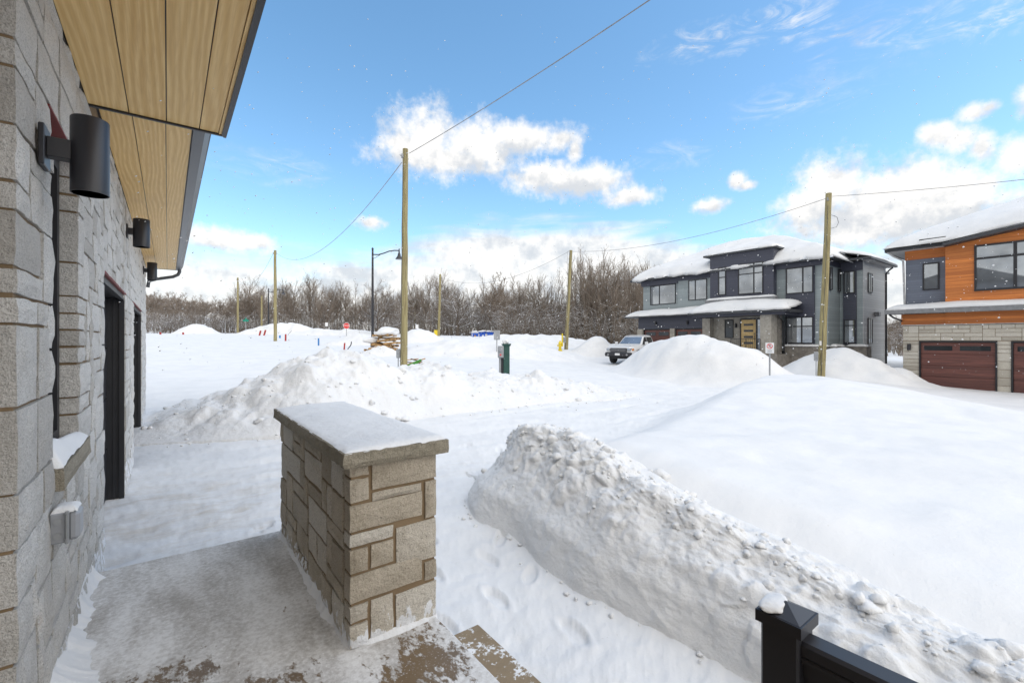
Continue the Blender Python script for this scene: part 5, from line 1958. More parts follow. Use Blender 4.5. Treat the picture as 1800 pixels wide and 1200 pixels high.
def post_sign(name, label, u, v_mid, d, w, h, mat, turn=0.0, group=None):
    x, y = at(u, d)
    z = zat(v_mid, d)
    g = gz(x, y)
    t = thing(name, label, 'sign', (x, y, g), facing(x, y) + turn, group)
    MB().box(-.03, .03, .012, .05, -.4, z - g + h * .35).build('post', M['galv'], t, local=True)
    p = MB().bbox(-w / 2, w / 2, -.006, .010, z - g - h / 2, z - g + h / 2, .004).build('plate', mat, t, local=True)
    return t, p, z - g


def text_part(txt, size, parent, z, mat, yoff=-.012, x=0.0):
    c = bpy.data.curves.new('lettering', 'FONT')
    c.body = txt
    c.size = size
    c.align_x = 'CENTER'
    c.align_y = 'CENTER'
    c.extrude = .001
    c.materials.append(mat)
    tmp = bpy.data.objects.new('lettering', c)
    me = bpy.data.meshes.new_from_object(tmp)
    bpy.data.objects.remove(tmp)
    o = bpy.data.objects.new('lettering', me)
    COL.objects.link(o)
    o.parent = parent
    o.location = (x, yoff, z)
    o.rotation_euler = (PI / 2, 0, 0)
    return o


def stop_sign():
    d = 60
    x, y = at(609, d)
    z, g = zat(572.5, d), gz(x, y)
    t = thing('stop_sign', 'red octagonal STOP sign beyond the far snow ridge', 'sign', (x, y, g), facing(x, y))
    MB().box(-.04, .04, .012, .06, -.4, z - g).build('post', M['galv'], t, local=True)
    oc = [(.43 * math.cos(PI / 8 + k * PI / 4), z - g + .43 * math.sin(PI / 8 + k * PI / 4)) for k in range(8)]
    oi = [(.39 * math.cos(PI / 8 + k * PI / 4), z - g + .39 * math.sin(PI / 8 + k * PI / 4)) for k in range(8)]
    p = MB().prism(oc, 'Y', -.002, .010).build('plate', M['white'], t, local=True)
    MB().prism(oi, 'Y', -.006, -.0025).build('red_face', M['sign_red'], p, local=True)
    text_part('STOP', .32, p, z - g, M['white'], -.010)


stop_sign()
t, p, zz = post_sign('no_parking_sign', 'white no parking sign with a red ring in front of the grey house', 1353, 611.5, 18.2, .30, .42, M['white'])
ring = MB()
for k in range(28):
    a0, a1 = 2 * PI * k / 28, 2 * PI * (k + 1) / 28
    ring.hexa([(math.cos(a) * r, yy, zz + .075 + math.sin(a) * r) for yy in (-.009, -.012) for (a, r) in ((a0, .082), (a1, .082), (a1, .104), (a0, .104))])
ring.hexa([(-.066, yy, zz + .075 + .052) if i == 0 else (.052, yy, zz + .075 - .066) if i == 1 else (.066, yy, zz + .075 - .052) if i == 2 else (-.052, yy, zz + .075 + .066) for yy in (-.0125, -.014) for i in range(4)])
ring.build('red_ring', M['sign_red'], p, local=True)
text_part('P', .15, p, zz + .075, M['black'], -.0085)
MB().box(-.09, .09, -.009, -.0075, zz - .085, zz - .07).box(-.07, .07, -.009, -.0075, zz - .125, zz - .11).box(-.09, .09, -.009, -.0075, zz - .165, zz - .15).build('small_print', M['plastic'], p, local=True)

t, p, zz = post_sign('sign_back', 'bare grey back of a sign beside the blue portable toilets', 873.5, 589, 30, .42, .62, M['galv'], .25)
MB().box(-.06, -.02, -.02, -.007, zz - .3, zz + .3).box(.06, .10, -.02, -.007, zz - .3, zz + .3).build('channel', M['plastic'], p, local=True)
post_sign('white_sign', 'small white sign right of the nearest utility pole, before the trees', 733, 574, 58, .36, .52, M['white'])
post_sign('white_sign', 'small white sign on a grey post left of the red stop sign', 574, 570, 64, .36, .52, M['white'])
x, y = at(432, 72)
g = gz(x, y)
t = thing('street_name_sign', 'green street name sign on a pale post at the far left', 'sign', (x, y, g), facing(x, y) + .35)
MB().tube([(0, 0, -.3), (0, 0, zat(566, 72) - g)], .045, 8).build('post', M['galv'], t, local=True)
MB().bbox(-.42, .42, -.02, .02, zat(565, 72) - g, zat(561.5, 72) - g, .01).build('blade', M['sign_green'], t, local=True)
MB().bbox(-.02, .02, -.30, .30, zat(561.4, 72) - g, zat(558.5, 72) - g, .01).build('blade', M['sign_green'], t, local=True)
x, y = at(396, 66)
tag(MB().tube([(x, y, gz(x, y) - .3), (x, y, zat(567, 66))], .045, 6).build('marker_post', M['galv']), 'thin grey post at the far left of the snow field', 'post')


# ------------------------------------------------------------------ small street things
def hydrant():
    d = 37
    x, y = at(984.5, d)
    g = gz(x, y) + .05
    t = thing('fire_hydrant', 'yellow fire hydrant with a tall yellow marker at the thicket edge', 'hydrant', (x, y, g), facing(x, y))
    MB().lathe([(.17, -.1), (.17, .04), (.12, .05), (.12, .50), (.16, .51), (.16, .55), (.13, .60), (.09, .68), (.05, .72), (.05, .78), (0, .79)], (0, 0, 0), 16).build('barrel', M['yellow'], t, smooth=True, local=True)
    for s in (-1, 1):
        MB().lathe([(.06, s * .11), (.06, s * .19), (.075, s * .19), (.075, s * .23), (0, s * .24)], (0, 0, .38), 10, 'X').build('outlet', M['yellow'], t, local=True)
    MB().lathe([(.08, -.11), (.08, -.18), (.10, -.18), (.10, -.24), (0, -.25)], (0, 0, .34), 12, 'Y').build('pumper_outlet', M['yellow'], t, local=True)
    MB().bbox(.12, .24, -.02, .03, .3, 1.35, .01).build('marker', M['yellow'], t, local=True)


hydrant()
x, y = at(766, 56)
g = gz(x, y)
tag(MB().bbox(x - .22, x + .22, y - .06, y + .06, g - .2, zat(580, 56), .03).build('marker_post', M['yellow']), 'yellow marker post at the foot of the distant utility pole', 'post')


def pedestal():
    d = 18.0
    x, y = at(886, d)
    g = gz(x, y) - .05
    t = thing('utility_pedestal', 'dark green utility pedestal with a grey electric meter in the open snow', 'pedestal', (x, y, g), facing(x, y) + .12)
    top = zat(604, d) - g
    MB().bbox(-.03, .21, -.12, .14, -.2, top - .1, .012).build('cabinet', M['green_box'], t, local=True)
    MB().hexa([(-.05, -.14, top - .099), (.23, -.14, top - .099), (.23, .16, top - .099), (-.05, .16, top - .099), (-.09, -.17, top), (.27, -.17, top), (.27, .18, top), (-.09, .18, top)]).build('cap', M['green_box'], t, local=True)
    MB().bbox(-.20, -.125, -.06, .04, -.2, top - .35, .008).build('strut', M['galv'], t, local=True)
    MB().box(-.12, -.034, -.05, .06, -.2, top - .5).build('conduit', M['black'], t, local=True)
    m = MB().bbox(-.26, -.035, -.20, -.062, top - .55, top - .08, .02).build('meter_box', M['galv'], t, local=True)
    MB().lathe([(.085, -.201), (.085, -.25), (.07, -.27), (0, -.275)], (-.165, 0, top - .24), 16, 'Y').build('meter', M['plastic'], m, local=True)
    MB().box(-.19, -.13, -.206, -.2015, top - .46, top - .40).build('seal', M['sign_red'], m, local=True)
    x2, y2 = at(899, d - .2)
    g2 = gz(x2, y2)
    b = thing('ground_box', 'low green-grey utility lid sticking out of the snow beside the pedestal', 'utility box', (x2, y2, g2), facing(x2, y2) - .2)
    MB().hexa([(-.20, -.13, -.1), (.20, -.13, -.1), (.2, .13, -.1), (-.2, .13, -.1), (-.16, -.10, .20), (.22, -.10, .17), (.22, .10, .17), (-.16, .10, .20)]).build('housing', M['green_grey'], b, local=True)
    MB().bbox(-.18, .235, -.12, .12, .205, .23, .01).build('lid', M['green_grey'], b, local=True)
    q, F = clump_mesh(np.random.default_rng(3))
    o = link_big('pedestal_snow', q * np.array([.20, .18, .10]) + np.array([x + .07, y + .02, g + top + .06]), F, M['snow'])
    o.modifiers.new('round', 'SUBSURF').render_levels = 2
    tag(o, 'rounded cap of snow on the green utility pedestal', 'snow')


pedestal()


def toilets():
    d = 60
    for k, (u, lab) in enumerate(((835, 'leftmost of the blue portable toilets'), (848, 'middle one of the blue portable toilets'), (861, 'rightmost of the blue portable toilets, next to the grey sign back'))):
        x, y = at(u, d)
        top = zat(583.5, d)
        g = top - 2.15
        t = thing('portable_toilet', lab + ', half hidden by snow', 'portable toilet', (x, y, g), facing(x, y) + (.15, -.05, .1)[k], 'blue portable toilets')
        MB().bbox(-.47, .47, -.47, .47, 0, 2.0, .03).build('cabin', M['blue'], t, local=True)
        MB().bbox(-.49, .49, -.49, .49, 2.001, 2.12, .05).build('roof', M['white'] if k == 0 else M['blue'], t, local=True)
        dd = MB().bbox(-.36, .36, -.50, -.472, .08, 1.92, .01).build('door', M['blue'], t, local=True)
        MB().lathe([(.15, -.501), (.15, -.512), (0, -.513)], ((-.08, .1, .05)[k], 0, 1.62), 14, 'Y').build('badge', (M['pallet'], M['white'], M['plank_dark'])[k], dd, local=True)
        for s in (-1, 1):
            MB().box(s * .44 - .05, s * .44 + .05, -.485, -.471, 1.6, 1.9).build('vent', M['white'], t, local=True)
        q, F = clump_mesh(np.random.default_rng(30 + k))
        o = link_big('roof_snow', q * np.array([.66, .62, .22]) + np.array([x, y, top + .05]), F, M['snow'])
        o.modifiers.new('round', 'SUBSURF').render_levels = 2
        tag(o, 'snow lying on the %s blue portable toilet' % ('leftmost', 'middle', 'rightmost')[k], 'snow')


toilets()


def pallets():
    d = 30
    proto = None
    rng = random.Random(12)
    spots = []
    bx, by = at(681, d)
    g = gz(bx, by)
    z = g + .05
    for k in range(7):
        spots.append((bx + rng.uniform(-.25, .2), by + rng.uniform(-.2, .2), z, rng.uniform(-.5, .5) + (.2 if k % 2 else 0), rng.uniform(-.07, .07)))
        z += .155 + rng.uniform(.0, .035)
    lx, ly = at(661, d - .4)
    g2 = gz(lx, ly)
    spots += [(lx, ly, g2 + .02, .9, .12), (lx + .1, ly - .1, g2 + .24, .35, -.16), (lx + .35, ly - .2, g2 + .42, -.1, .2)]
    names = ['bottom wooden pallet of the snowy pile', 'second wooden pallet from the bottom of the snowy pile', 'third wooden pallet from the bottom of the snowy pile', 'middle wooden pallet of the snowy pile',
             'third wooden pallet from the top of the snowy pile', 'second wooden pallet from the top of the snowy pile', 'topmost wooden pallet under the snow cap of the pile',
             'tilted wooden pallet lowest at the left end of the pile', 'tilted wooden pallet in the middle at the left end of the pile', 'uppermost tilted wooden pallet leaning at the left end of the pile']
    for k, (x, y, z, a, tilt) in enumerate(spots):
        if proto is None:
            t = proto = thing('pallet', names[k], 'pallet', (x, y, z), a, 'wooden pallets in a snowy pile')
            for i in range(5):
                MB().box(-.6, .6, -.5 + i * .22, -.5 + i * .22 + .12, .115, .138).build('deck_board', M['pallet'], t, local=True)
            for i in range(3):
                MB().box(-.6, .6, -.5 + i * .45, -.5 + i * .45 + .10, .024, .114).build('stringer', M['pallet'], t, local=True)
            for i in range(3):
                MB().box(-.6 + i * .54, -.6 + i * .54 + .12, -.5, .5, 0, .023).build('base_board', M['pallet'], t, local=True)
        else:
            t = copy_tree(proto)
            t.location = (x, y, z)
            t['label'] = names[k]
        t.rotation_euler = (tilt * .6, tilt, a - YAW)
    q, F = clump_mesh(np.random.default_rng(15))
    o = link_big('pile_snow', q * np.array([.78, .66, .40]) + np.array([bx, by, spots[6][2] + .34]), F, M['snow'])
    o.modifiers.new('round', 'SUBSURF').render_levels = 2
    tag(o, 'thick snow cap on top of the pallet pile', 'snow')
    q, F = clump_mesh(np.random.default_rng(16))
    o = link_big('pile_snow', q * np.array([.55, .5, .32]) + np.array([bx - .95, by + .5, spots[8][2] + .55]), F, M['snow'])
    o.modifiers.new('round', 'SUBSURF').render_levels = 2
    tag(o, 'snow heap lying behind the left end of the pallet pile', 'snow')
    for (k, dx) in ((3, .35), (5, -.3), (1, -.45), (8, 0)):
        x, y, z, a, tl = spots[k]
        q, F = clump_mesh(np.random.default_rng(40 + k))
        o = link_big('pile_snow', q * np.array([.34, .3, .07]) + np.array([x + dx, y - .35, z + .17]), F, M['snow'])
        tag(o, 'patch of snow caught between the %s pallets of the pile' % {3: 'middle', 5: 'upper', 1: 'lowest', 8: 'tilted left'}[k], 'snow')
    # boards and green wrap half buried to the right of the pole
    d = 22
    hx, hy = at(724, d)
    h = gz(hx, hy)
    for k in range(5):
        L = (1.3, 1.0, 1.15, .8, .9)[k]
        o = MB().bbox(-L / 2, L / 2, -.05, .05, -.018, .018, .004).build('loose_board', M['plank_dark'] if k % 2 else M['pallet'], None, local=True)
        o.location = (hx + (-.1, .25, .05, .3, -.05)[k], hy + (0, .1, -.15, -.1, .2)[k], h + .10 + .055 * k)
        o.rotation_euler = (0.1, (-.18, .12, -.3, .25, -.1)[k], -YAW + (-.3, .2, .5, -.1, .1)[k])
        tag(o, ('longest', 'second lowest', 'middle', 'second highest', 'topmost')[k] + ' loose weathered board in the small heap right of the nearest pole', 'board', 'loose boards by the nearest pole')
    o = MB().tube([(-.35, 0, 0), (0, .02, .12), (.30, 0, .30)], [.06, .09, .05], 8).build('green_wrap', M['bright_green'], None, local=True, smooth=True)
    o.location = (hx - .02, hy - .35, h + .03)
    o.rotation_euler = (0, 0, -YAW)
    tag(o, 'strip of bright green wrap lying in the board heap by the nearest pole', 'wrap')


pallets()

for k, (u, v0, v1, col, lean, lab) in enumerate((
        (456, 581, 590, 'stake_red', .25, 'red marker stake leaning at the foot of the far snow ridge, left one of two'),
        (464, 580, 590, 'stake_red', .3, 'red marker stake leaning at the foot of the far snow ridge, right one of two'),
        (492, 588, 593, 'stake_blue', 0, 'tiny blue marker stake just right of the pole in the snow field'),
        (502, 587, 599, 'stake_red', .02, 'red marker stake right of the pole in the snow field, next to a thin rod'),
        (560, 593, 606, 'stake_blue', 0, 'blue topped marker stake alone in the middle of the snow field'),
        (605, 604, 616, 'stake_red', .08, 'nearest red marker stake, beside the bent black hose'),
        (282, 583, 587, 'stake_red', 0, 'small red marker in front of the trees near the stone house'),
        (322, 584, 588, 'stake_red', 0, 'small red marker at the left foot of the peaked snow heap'))):
    d = min(hit(u, v1), 62)
    x, y = at(u, d)
    g = gz(x, y)
    h = (v1 - v0) / 800 * d
    w = .035 * max(1, d / 26)
    o = MB().bbox(-w, w, -w, w, -.2, h, .006).build('marker_stake', M[col], None, local=True)
    o.location = (x, y, g)
    o.rotation_euler = (0, lean, -YAW)
    tag(o, lab, 'stake', 'marker stakes in the snow field')
d = hit(611, 615)
x, y = at(611, d)
g = gz(x, y)
rv = Vector((CS, -SN, 0))
tag(MB().tube([Vector((x, y, g - .1)), Vector((x, y, g + .05)) + rv * .03, Vector((x, y, g + .22)) + rv * .18, Vector((x, y, g + .36)) + rv * .25, Vector((x, y, g + .55)) + rv * .27], .035, 7).build('hose_stub', M['black'], smooth=True),
    'bent black hose end sticking out of the snow field', 'hose')
d = hit(506, 590)
x, y = at(506, d)
g = gz(x, y)
tag(MB().tube([Vector((x, y, g - .1)), Vector((x, y, g + .1)) + rv * .05, Vector((x, y, g + .6)) + rv * .5], .03, 6).build('thin_rod', M['galv'], smooth=True), 'thin grey rod leaning next to a red stake in the snow field', 'rod')


# ------------------------------------------------------------------ pickup truck
def pickup():
    ang = math.radians(12.3)
    fx, fy = at(1086, 31.2)
    cx, cy = fx + 2.9 * math.cos(ang), fy + 2.9 * math.sin(ang)
    t = thing('pickup_truck', 'white crew cab pickup truck facing the street in front of the grey house garage', 'pickup truck', (cx, cy, gz(cx, cy) - .04), PI + ang)
    # body shell lofted nose to tail: (x, half width, bottom, waist, top, half width of top)
    secs = [(-2.92, .95, .58, 1.10, 1.34, .90), (-2.8, 1.0, .52, 1.12, 1.36, .94), (-1.05, 1.0, .50, 1.12, 1.36, .94), (-.95, 1.0, .48, 1.10, 1.30, .93), (1.0, 1.0, .48, 1.08, 1.28, .92), (1.15, 1.0, .48, 1.06, 1.30, .90),
            (2.3, 1.0, .50, 1.04, 1.25, .84), (2.62, .98, .52, 1.02, 1.20, .80), (2.80, .94, .55, .98, 1.12, .76)]
    b = MB()
    m = 8
    for (x, w, zb, zw, zt, wt) in secs:
        b.v += [(x, -w * .94, zb), (x, -w, zb + .18), (x, -w, zw), (x, -wt, zt), (x, wt, zt), (x, w, zw), (x, w, zb + .18), (x, w * .94, zb)]
    for i in range(len(secs) - 1):
        for k in range(m):
            b.f.append((i * m + k, i * m + (k + 1) % m, (i + 1) * m + (k + 1) % m, (i + 1) * m + k))
    b.f.append(tuple(range(m)))
    b.f.append(tuple((len(secs) - 1) * m + k for k in range(m))[::-1])
    body = b.build('body', M['car_white'], t, local=True)
    body.modifiers.new('bevel', 'BEVEL').width = .03
    # cab
    c = MB().hexa([(-1.05, -.93, 1.28), (1.22, -.91, 1.28), (1.22, .91, 1.28), (-1.05, .93, 1.28), (-.85, -.74, 1.93), (.42, -.74, 1.93), (.42, .74, 1.93), (-.85, .74, 1.93)])
    cab = c.build('cab', M['car_white'], t, local=True)
    cab.modifiers.new('bevel', 'BEVEL').width = .05
    def pan(name, pts, mat, par, n):
        n = Vector(n).normalized() * .012
        p0 = [Vector(p) - n * 2 for p in pts]
        p1 = [Vector(p) + n for p in pts]
        return MB().hexa(p0 + p1).build(name, mat, par, local=True)
    pan('windscreen', [(1.12, -.80, 1.36), (1.12, .80, 1.36), (.50, .66, 1.86), (.50, -.66, 1.86)], M['glass'], cab, (.62, 0, .78))
    pan('rear_window', [(-1.03, -.7, 1.40), (-1.03, .7, 1.40), (-.89, .62, 1.84), (-.89, -.62, 1.84)], M['glass_dark'], cab, (-1, 0, .3))
    for s in (-1, 1):
        n = (0, s, .28)
        pan('side_window', [(.94, s * .90, 1.33), (.13, s * .905, 1.33), (.13, s * .765, 1.85), (.44, s * .765, 1.85)], M['glass_dark'], cab, n)
        pan('side_window', [(.05, s * .905, 1.33), (-.82, s * .91, 1.33), (-.74, s * .77, 1.85), (.05, s * .765, 1.85)], M['glass_dark'], cab, n)
        for (x0, x1) in ((.10, 1.02), (-.86, .06)):
            d = MB().bbox(x0, x1, s * 1.0 - .012, s * 1.0 + .012, .62, 1.09, .008).build('door', M['car_white'], t, local=True)
            MB().bbox(x0 + .06, x0 + .24, s * 1.022 - .01, s * 1.022 + .01, 1.0, 1.035, .004).build('handle', M['car_white'], d, local=True)
        mi = MB().bbox(.78, .92, s * 1.16 - .12, s * 1.16 + .10, 1.30, 1.52, .03).build('mirror', M['car_white'], t, local=True)
        MB().bbox(2.55, 2.83, s * .78 - .15, s * .78 + .15, .90, 1.08, .03).build('headlight', M['glass'], t, local=True)
        MB().bbox(2.45, 2.72, s * .965 - .02, s * .965 + .025, .92, 1.06, .01).build('marker_light', M['orange_lamp'], t, local=True)
        MB().bbox(-.9, 1.05, s * 1.02 - .05, s * 1.02 + .05, .40, .47, .015).build('running_board', M['black'], t, local=True)
        for x in (-1.88, 1.78):
            a = MB()
            for k in range(12):
                a0, a1 = PI * k / 12, PI * (k + 1) / 12
                a.hexa([(x + math.cos(q) * r, s * yy, .46 + math.sin(q) * r) for yy in (.99, 1.05) for (q, r) in ((a0, .43), (a1, .43), (a1, .53), (a0, .53))])
            a.build('wheel_arch', M['black'], t, local=True)
            MB().lathe([(.435, s * .975), (.435, s * 1.004), (0, s * 1.004)], (x, 0, .46), 20, 'Y').build('wheel_well', M['tyre'], t, local=True)
            w = MB().lathe([(.22, s * .78), (.38, s * .78), (.40, s * .82), (.40, s * 1.02), (.38, s * 1.05), (.25, s * 1.05)], (x, 0, .40), 24, 'Y').build('wheel', M['tyre'], t, smooth=True, local=True)
            MB().lathe([(.25, s * 1.045), (.24, s * 1.02), (.08, s * 1.02), (.07, s * 1.05), (0, s * 1.05)], (x, 0, .40), 20, 'Y').build('rim', M['chrome'], w, local=True)
            sp = MB()
            for k in range(6):
                q = k * PI / 3
                sp.tube([(x + math.cos(q) * .06, s * 1.035, .40 + math.sin(q) * .06), (x + math.cos(q) * .24, s * 1.035, .40 + math.sin(q) * .24)], .022, 5)
            sp.build('spokes', M['chrome'], w, local=True)
    g = MB().bbox(2.74, 2.87, -.62, .62, .82, 1.10, .03).build('grille', M['black'], t, local=True)
    for k in range(4):
        MB().bbox(2.865, 2.88, -.58, .58, .85 + k * .062, .872 + k * .062, .004).build('grille_bar', M['chrome'], g, local=True)
    bp = MB().bbox(2.70, 2.98, -.98, .98, .52, .80, .05).build('bumper', M['black'], t, local=True)
    MB().bbox(2.975, 2.99, -.18, .18, .60, .74, .004).build('number_plate', M['white'], bp, local=True)
    for s in (-1, 1):
        MB().lathe([(.07, 2.97), (.07, 2.988), (0, 2.99)], (0, s * .70, .64), 12, 'X').build('fog_lamp', M['chrome'], bp, local=True)
    MB().bbox(2.55, 2.85, -.70, .70, .36, .515, .03).build('skid_plate', M['tyre'], t, local=True)
    MB().bbox(-2.9, -1.1, -.86, .86, 1.345, 1.385, .02).build('bed_cover', M['black'], t, local=True)
    MB().bbox(-3.02, -2.90, -.95, .95, .52, .74, .03).build('rear_bumper', M['chrome'], t, local=True)
    # dusting of snow on the bonnet and the roof
    o = soft_cap('roof_snow', None, -.80, .38, -.70, .70, 1.945, .05, .05, M['snow'], 201, .08, .02)
    o.parent = t
    tag(o, kind='stuff')
    o = soft_cap('bonnet_snow', None, 1.35, 2.2, -.74, .74, 1.272, .03, .05, M['snow'], 202, .08, .04)
    o.parent = t
    tag(o, kind='stuff')


pickup()


# ------------------------------------------------------------------ bare trees
class Branches:
    def __init__(self):
        self.v, self.f = [], []

    def limb(self, pts, r, n=3):
        b = len(self.v)
        for i, p in enumerate(pts):
            t = (pts[min(i + 1, len(pts) - 1)] - pts[max(i - 1, 0)])
            t.normalize()
            up = Vector((.3, .9, .1)) if abs(t.z) > .8 else Vector((0, 0, 1))
            a = t.cross(up).normalized()
            c = t.cross(a)
            for k in range(n):
                q = 2 * PI * k / n
                self.v.append(tuple(p + (a * math.cos(q) + c * math.sin(q)) * r[i]))
        for i in range(len(pts) - 1):
            for k in range(n):
                q = b + i * n
                self.f.append((q + k, q + (k + 1) % n, q + n + (k + 1) % n, q + n + k))


def grow(rng, kind, fat=1.0, dens=1.0):
    """trunk and crown of one bare tree, foot at the origin"""
    tr, cr = Branches(), Branches()
    H = {'broad': 10.0, 'slim': 11.5, 'spread': 9.0, 'sapling': 7.0}[kind]
    r0 = {'broad': .15, 'slim': .095, 'spread': .24, 'sapling': .05}[kind]
    n = 10
    bend = Vector((rng.uniform(-.06, .06), rng.uniform(-.06, .06), 0))
    top = H * {'broad': .80, 'slim': .97, 'spread': .62, 'sapling': .97}[kind]
    tp = [Vector((0, 0, -.5))]
    for k in range(1, n + 1):
        f = k / n
        tp.append(Vector((bend.x * top * f * f + rng.uniform(-.06, .06), bend.y * top * f * f + rng.uniform(-.06, .06), top * f)))
    tr.limb(tp, [r0 * (1 - .88 * k / n) + .012 for k in range(n + 1)], 6)

    def path(p, d, L, m, wob, lift):
        out = [p.copy()]
        d = d.normalized()
        for k in range(m):
            d = (d + Vector((rng.uniform(-wob, wob), rng.uniform(-wob, wob), rng.uniform(-wob, wob) + lift))).normalized()
            out.append(out[-1] + d * (L / m))
        return out, d
    nb = {'broad': 26, 'slim': 24, 'spread': 20, 'sapling': 14}[kind]
    for i in range(nb):
        f = rng.uniform({'broad': .28, 'slim': .22, 'spread': .22, 'sapling': .2}[kind], 1.0)
        k = f * n
        p = tp[int(k)].lerp(tp[min(n, int(k) + 1)], k - int(k))
        az = i * 2.4 + rng.uniform(-.5, .5)
        el = {'broad': rng.uniform(.35, 1.05), 'slim': rng.uniform(.75, 1.25), 'spread': rng.uniform(.15, .9), 'sapling': rng.uniform(.8, 1.25)}[kind]
        d = Vector((math.cos(az) * math.cos(el), math.sin(az) * math.cos(el), math.sin(el)))
        L = {'broad': (1.35 - f * .75) * 3.9, 'slim': (1.2 - f * .8) * 2.6, 'spread': (1.3 - f * .5) * 4.6, 'sapling': (1.2 - f * .8) * 1.7}[kind] * rng.uniform(.7, 1.15)
        rb = min(r0 * .42, .018 + L * .011)
        pts, dd = path(p, d, L, 5, .20, .10 if kind != 'spread' else .05)
        cr.limb(pts, [rb * max(1, fat * .7) * (1 - .75 * q / 5) for q in range(6)], 4 if fat == 1 else 3)
        ns = int(L * 2.1) + 2
        for j in range(ns):
            g = rng.uniform(.22, 1.0) * 5
            q = pts[int(min(4, g))].lerp(pts[min(5, int(g) + 1)], g - int(g))
            base = (pts[min(5, int(g) + 1)] - pts[int(min(4, g))]).normalized()
            side = Vector((rng.gauss(0, 1), rng.gauss(0, 1), rng.gauss(.15, .8))).normalized()
            d2 = (base + side * .85).normalized()
            L2 = L * rng.uniform(.22, .48)
            p2, e2 = path(q, d2, L2, 3, .22, .10)
            cr.limb(p2, [fat * max(.006, rb * .42 * (1 - .25 * w)) for w in range(4)], 3)
            for h in range(int((3 + L2 * 2.4) * dens)):
                g2 = rng.uniform(.15, 1.0) * 3
                q2 = p2[int(min(2, g2))].lerp(p2[min(3, int(g2) + 1)], g2 - int(g2))
                d3 = (e2 + Vector((rng.gauss(0, 1), rng.gauss(0, 1), rng.gauss(.25, .8))).normalized() * .9).normalized()
                L3 = L2 * rng.uniform(.3, .7)
                p3, e3 = path(q2, d3, L3, 2, .25, .12)
                cr.limb(p3 if dens == 1 else [p3[0], p3[2]], [.0085 * fat, .007 * fat, .004 * fat], 3)
    return tr, cr


def mesh_of(name, B, mat):
    me = bpy.data.meshes.new(name)
    me.from_pydata(B.v, [], B.f)
    me.materials.append(mat)
    me.polygons.foreach_set('use_smooth', [True] * len(me.polygons))
    return me


rng = random.Random(21)
PROTO = {}
for kind, num in (('broad', 4), ('slim', 4), ('spread', 2), ('sapling', 3)):
    PROTO[kind] = []
    for i in range(num):
        a, b = grow(rng, kind)
        PROTO[kind].append((mesh_of('trunk', a, M['snowy_twig'] if kind == 'spread' else M['bark']), mesh_of('crown', b, M['snowy_twig'] if kind == 'spread' else M['twig']), b))


def tree(kind, x, y, s, sz, label, group, rz=None, which=None):
    tm, cm, _ = PROTO[kind][rng.randrange(len(PROTO[kind])) if which is None else which]
    t = thing('bare_tree', label, 'tree', (x, y, gz(x, y) - .1), rng.uniform(0, 6.28) if rz is None else rz, group)
    t.scale = (s, s, sz)
    link('trunk', None, None, None, t, mesh=tm)
    link('crown', None, None, None, t, mesh=cm)
    return t


# the big snow lined tree behind the distant pole, and low snow lined ones
tree('spread', *at(805, 74), 1.05, 1.02, 'wide spreading bare tree with snow lined limbs behind the distant utility pole', None, .4, 0)
tree('spread', *at(664, 62), .70, .62, 'low bare tree with snow lined limbs behind the pallet pile', None, 1.9, 1)
tree('spread', *at(300, 92), .62, .40, 'low snow lined shrub tree left of the peaked snow heap', None, 1.0, 0)
tree('spread', *at(398, 90), .60, .42, 'low snow lined shrub tree right of the peaked snow heap', None, 2.6, 1)
for (u, d, s, lab) in ((1020, 66, 1.22, 'tall slim bare tree rising above the thicket right of the hydrant pole'), (1058, 66, 1.22, 'tall slim bare tree rising above the thicket over the white pickup'),
                       (1041, 70, 1.18, 'tall slim bare tree between two others above the thicket')):
    tree('slim', *at(u, d), 1.05, s, lab, None)

# the wood behind the street: (columns, distance, kinds, top of the crowns in the photograph)
n_ind = 0
stretches = [(885, 1000, 62, 72, 46, ('slim', 'slim', 'broad', 'sapling'), 503, 'thicket'),
         (1000, 1150, 58, 70, 56, ('slim', 'slim', 'sapling', 'broad'), 470, 'thicket'),
         (1150, 1330, 66, 76, 12, ('broad', 'slim'), 468, 'thicket'),
         (700, 890, 78, 92, 40, ('broad', 'slim', 'broad'), 508, 'wood'),
         (560, 705, 90, 102, 40, ('broad', 'broad', 'slim'), 514, 'wood'),
         (400, 570, 92, 108, 48, ('broad', 'slim', 'broad'), 512, 'wood'),
         (255, 410, 96, 112, 36, ('broad', 'sapling', 'broad'), 548, 'wood'),
         (1556, 1615, 44, 58, 7, ('broad', 'slim'), 560, 'gap')]
LAB = {(885, 'thicket'): ('bare tree of the thicket between the utility pedestal and the yellow hydrant', 'bare trees of the thicket left of the hydrant'),
       (1000, 'thicket'): ('bare tree of the thicket between the yellow hydrant and the grey house', 'bare trees of the thicket right of the hydrant'),
       (1150, 'thicket'): ('bare tree behind the roof of the grey house', 'bare trees behind the grey house'),
       (700, 'wood'): ('bare tree of the wood around the distant pole and the blue toilets', 'bare trees of the wood behind the blue toilets'),
       (560, 'wood'): ('bare tree of the wood behind the stop sign and the pallet pile', 'bare trees of the wood behind the stop sign'),
       (400, 'wood'): ('bare tree of the wood behind the two poles in the snow field', 'bare trees of the wood behind the snow field poles'),
       (255, 'wood'): ('bare tree at the far left foot of the hill beside the stone house', 'bare trees at the foot of the far left hill'),
       (1556, 'gap'): ('bare tree in the gap between the grey house and the orange house', 'bare trees between the two houses')}
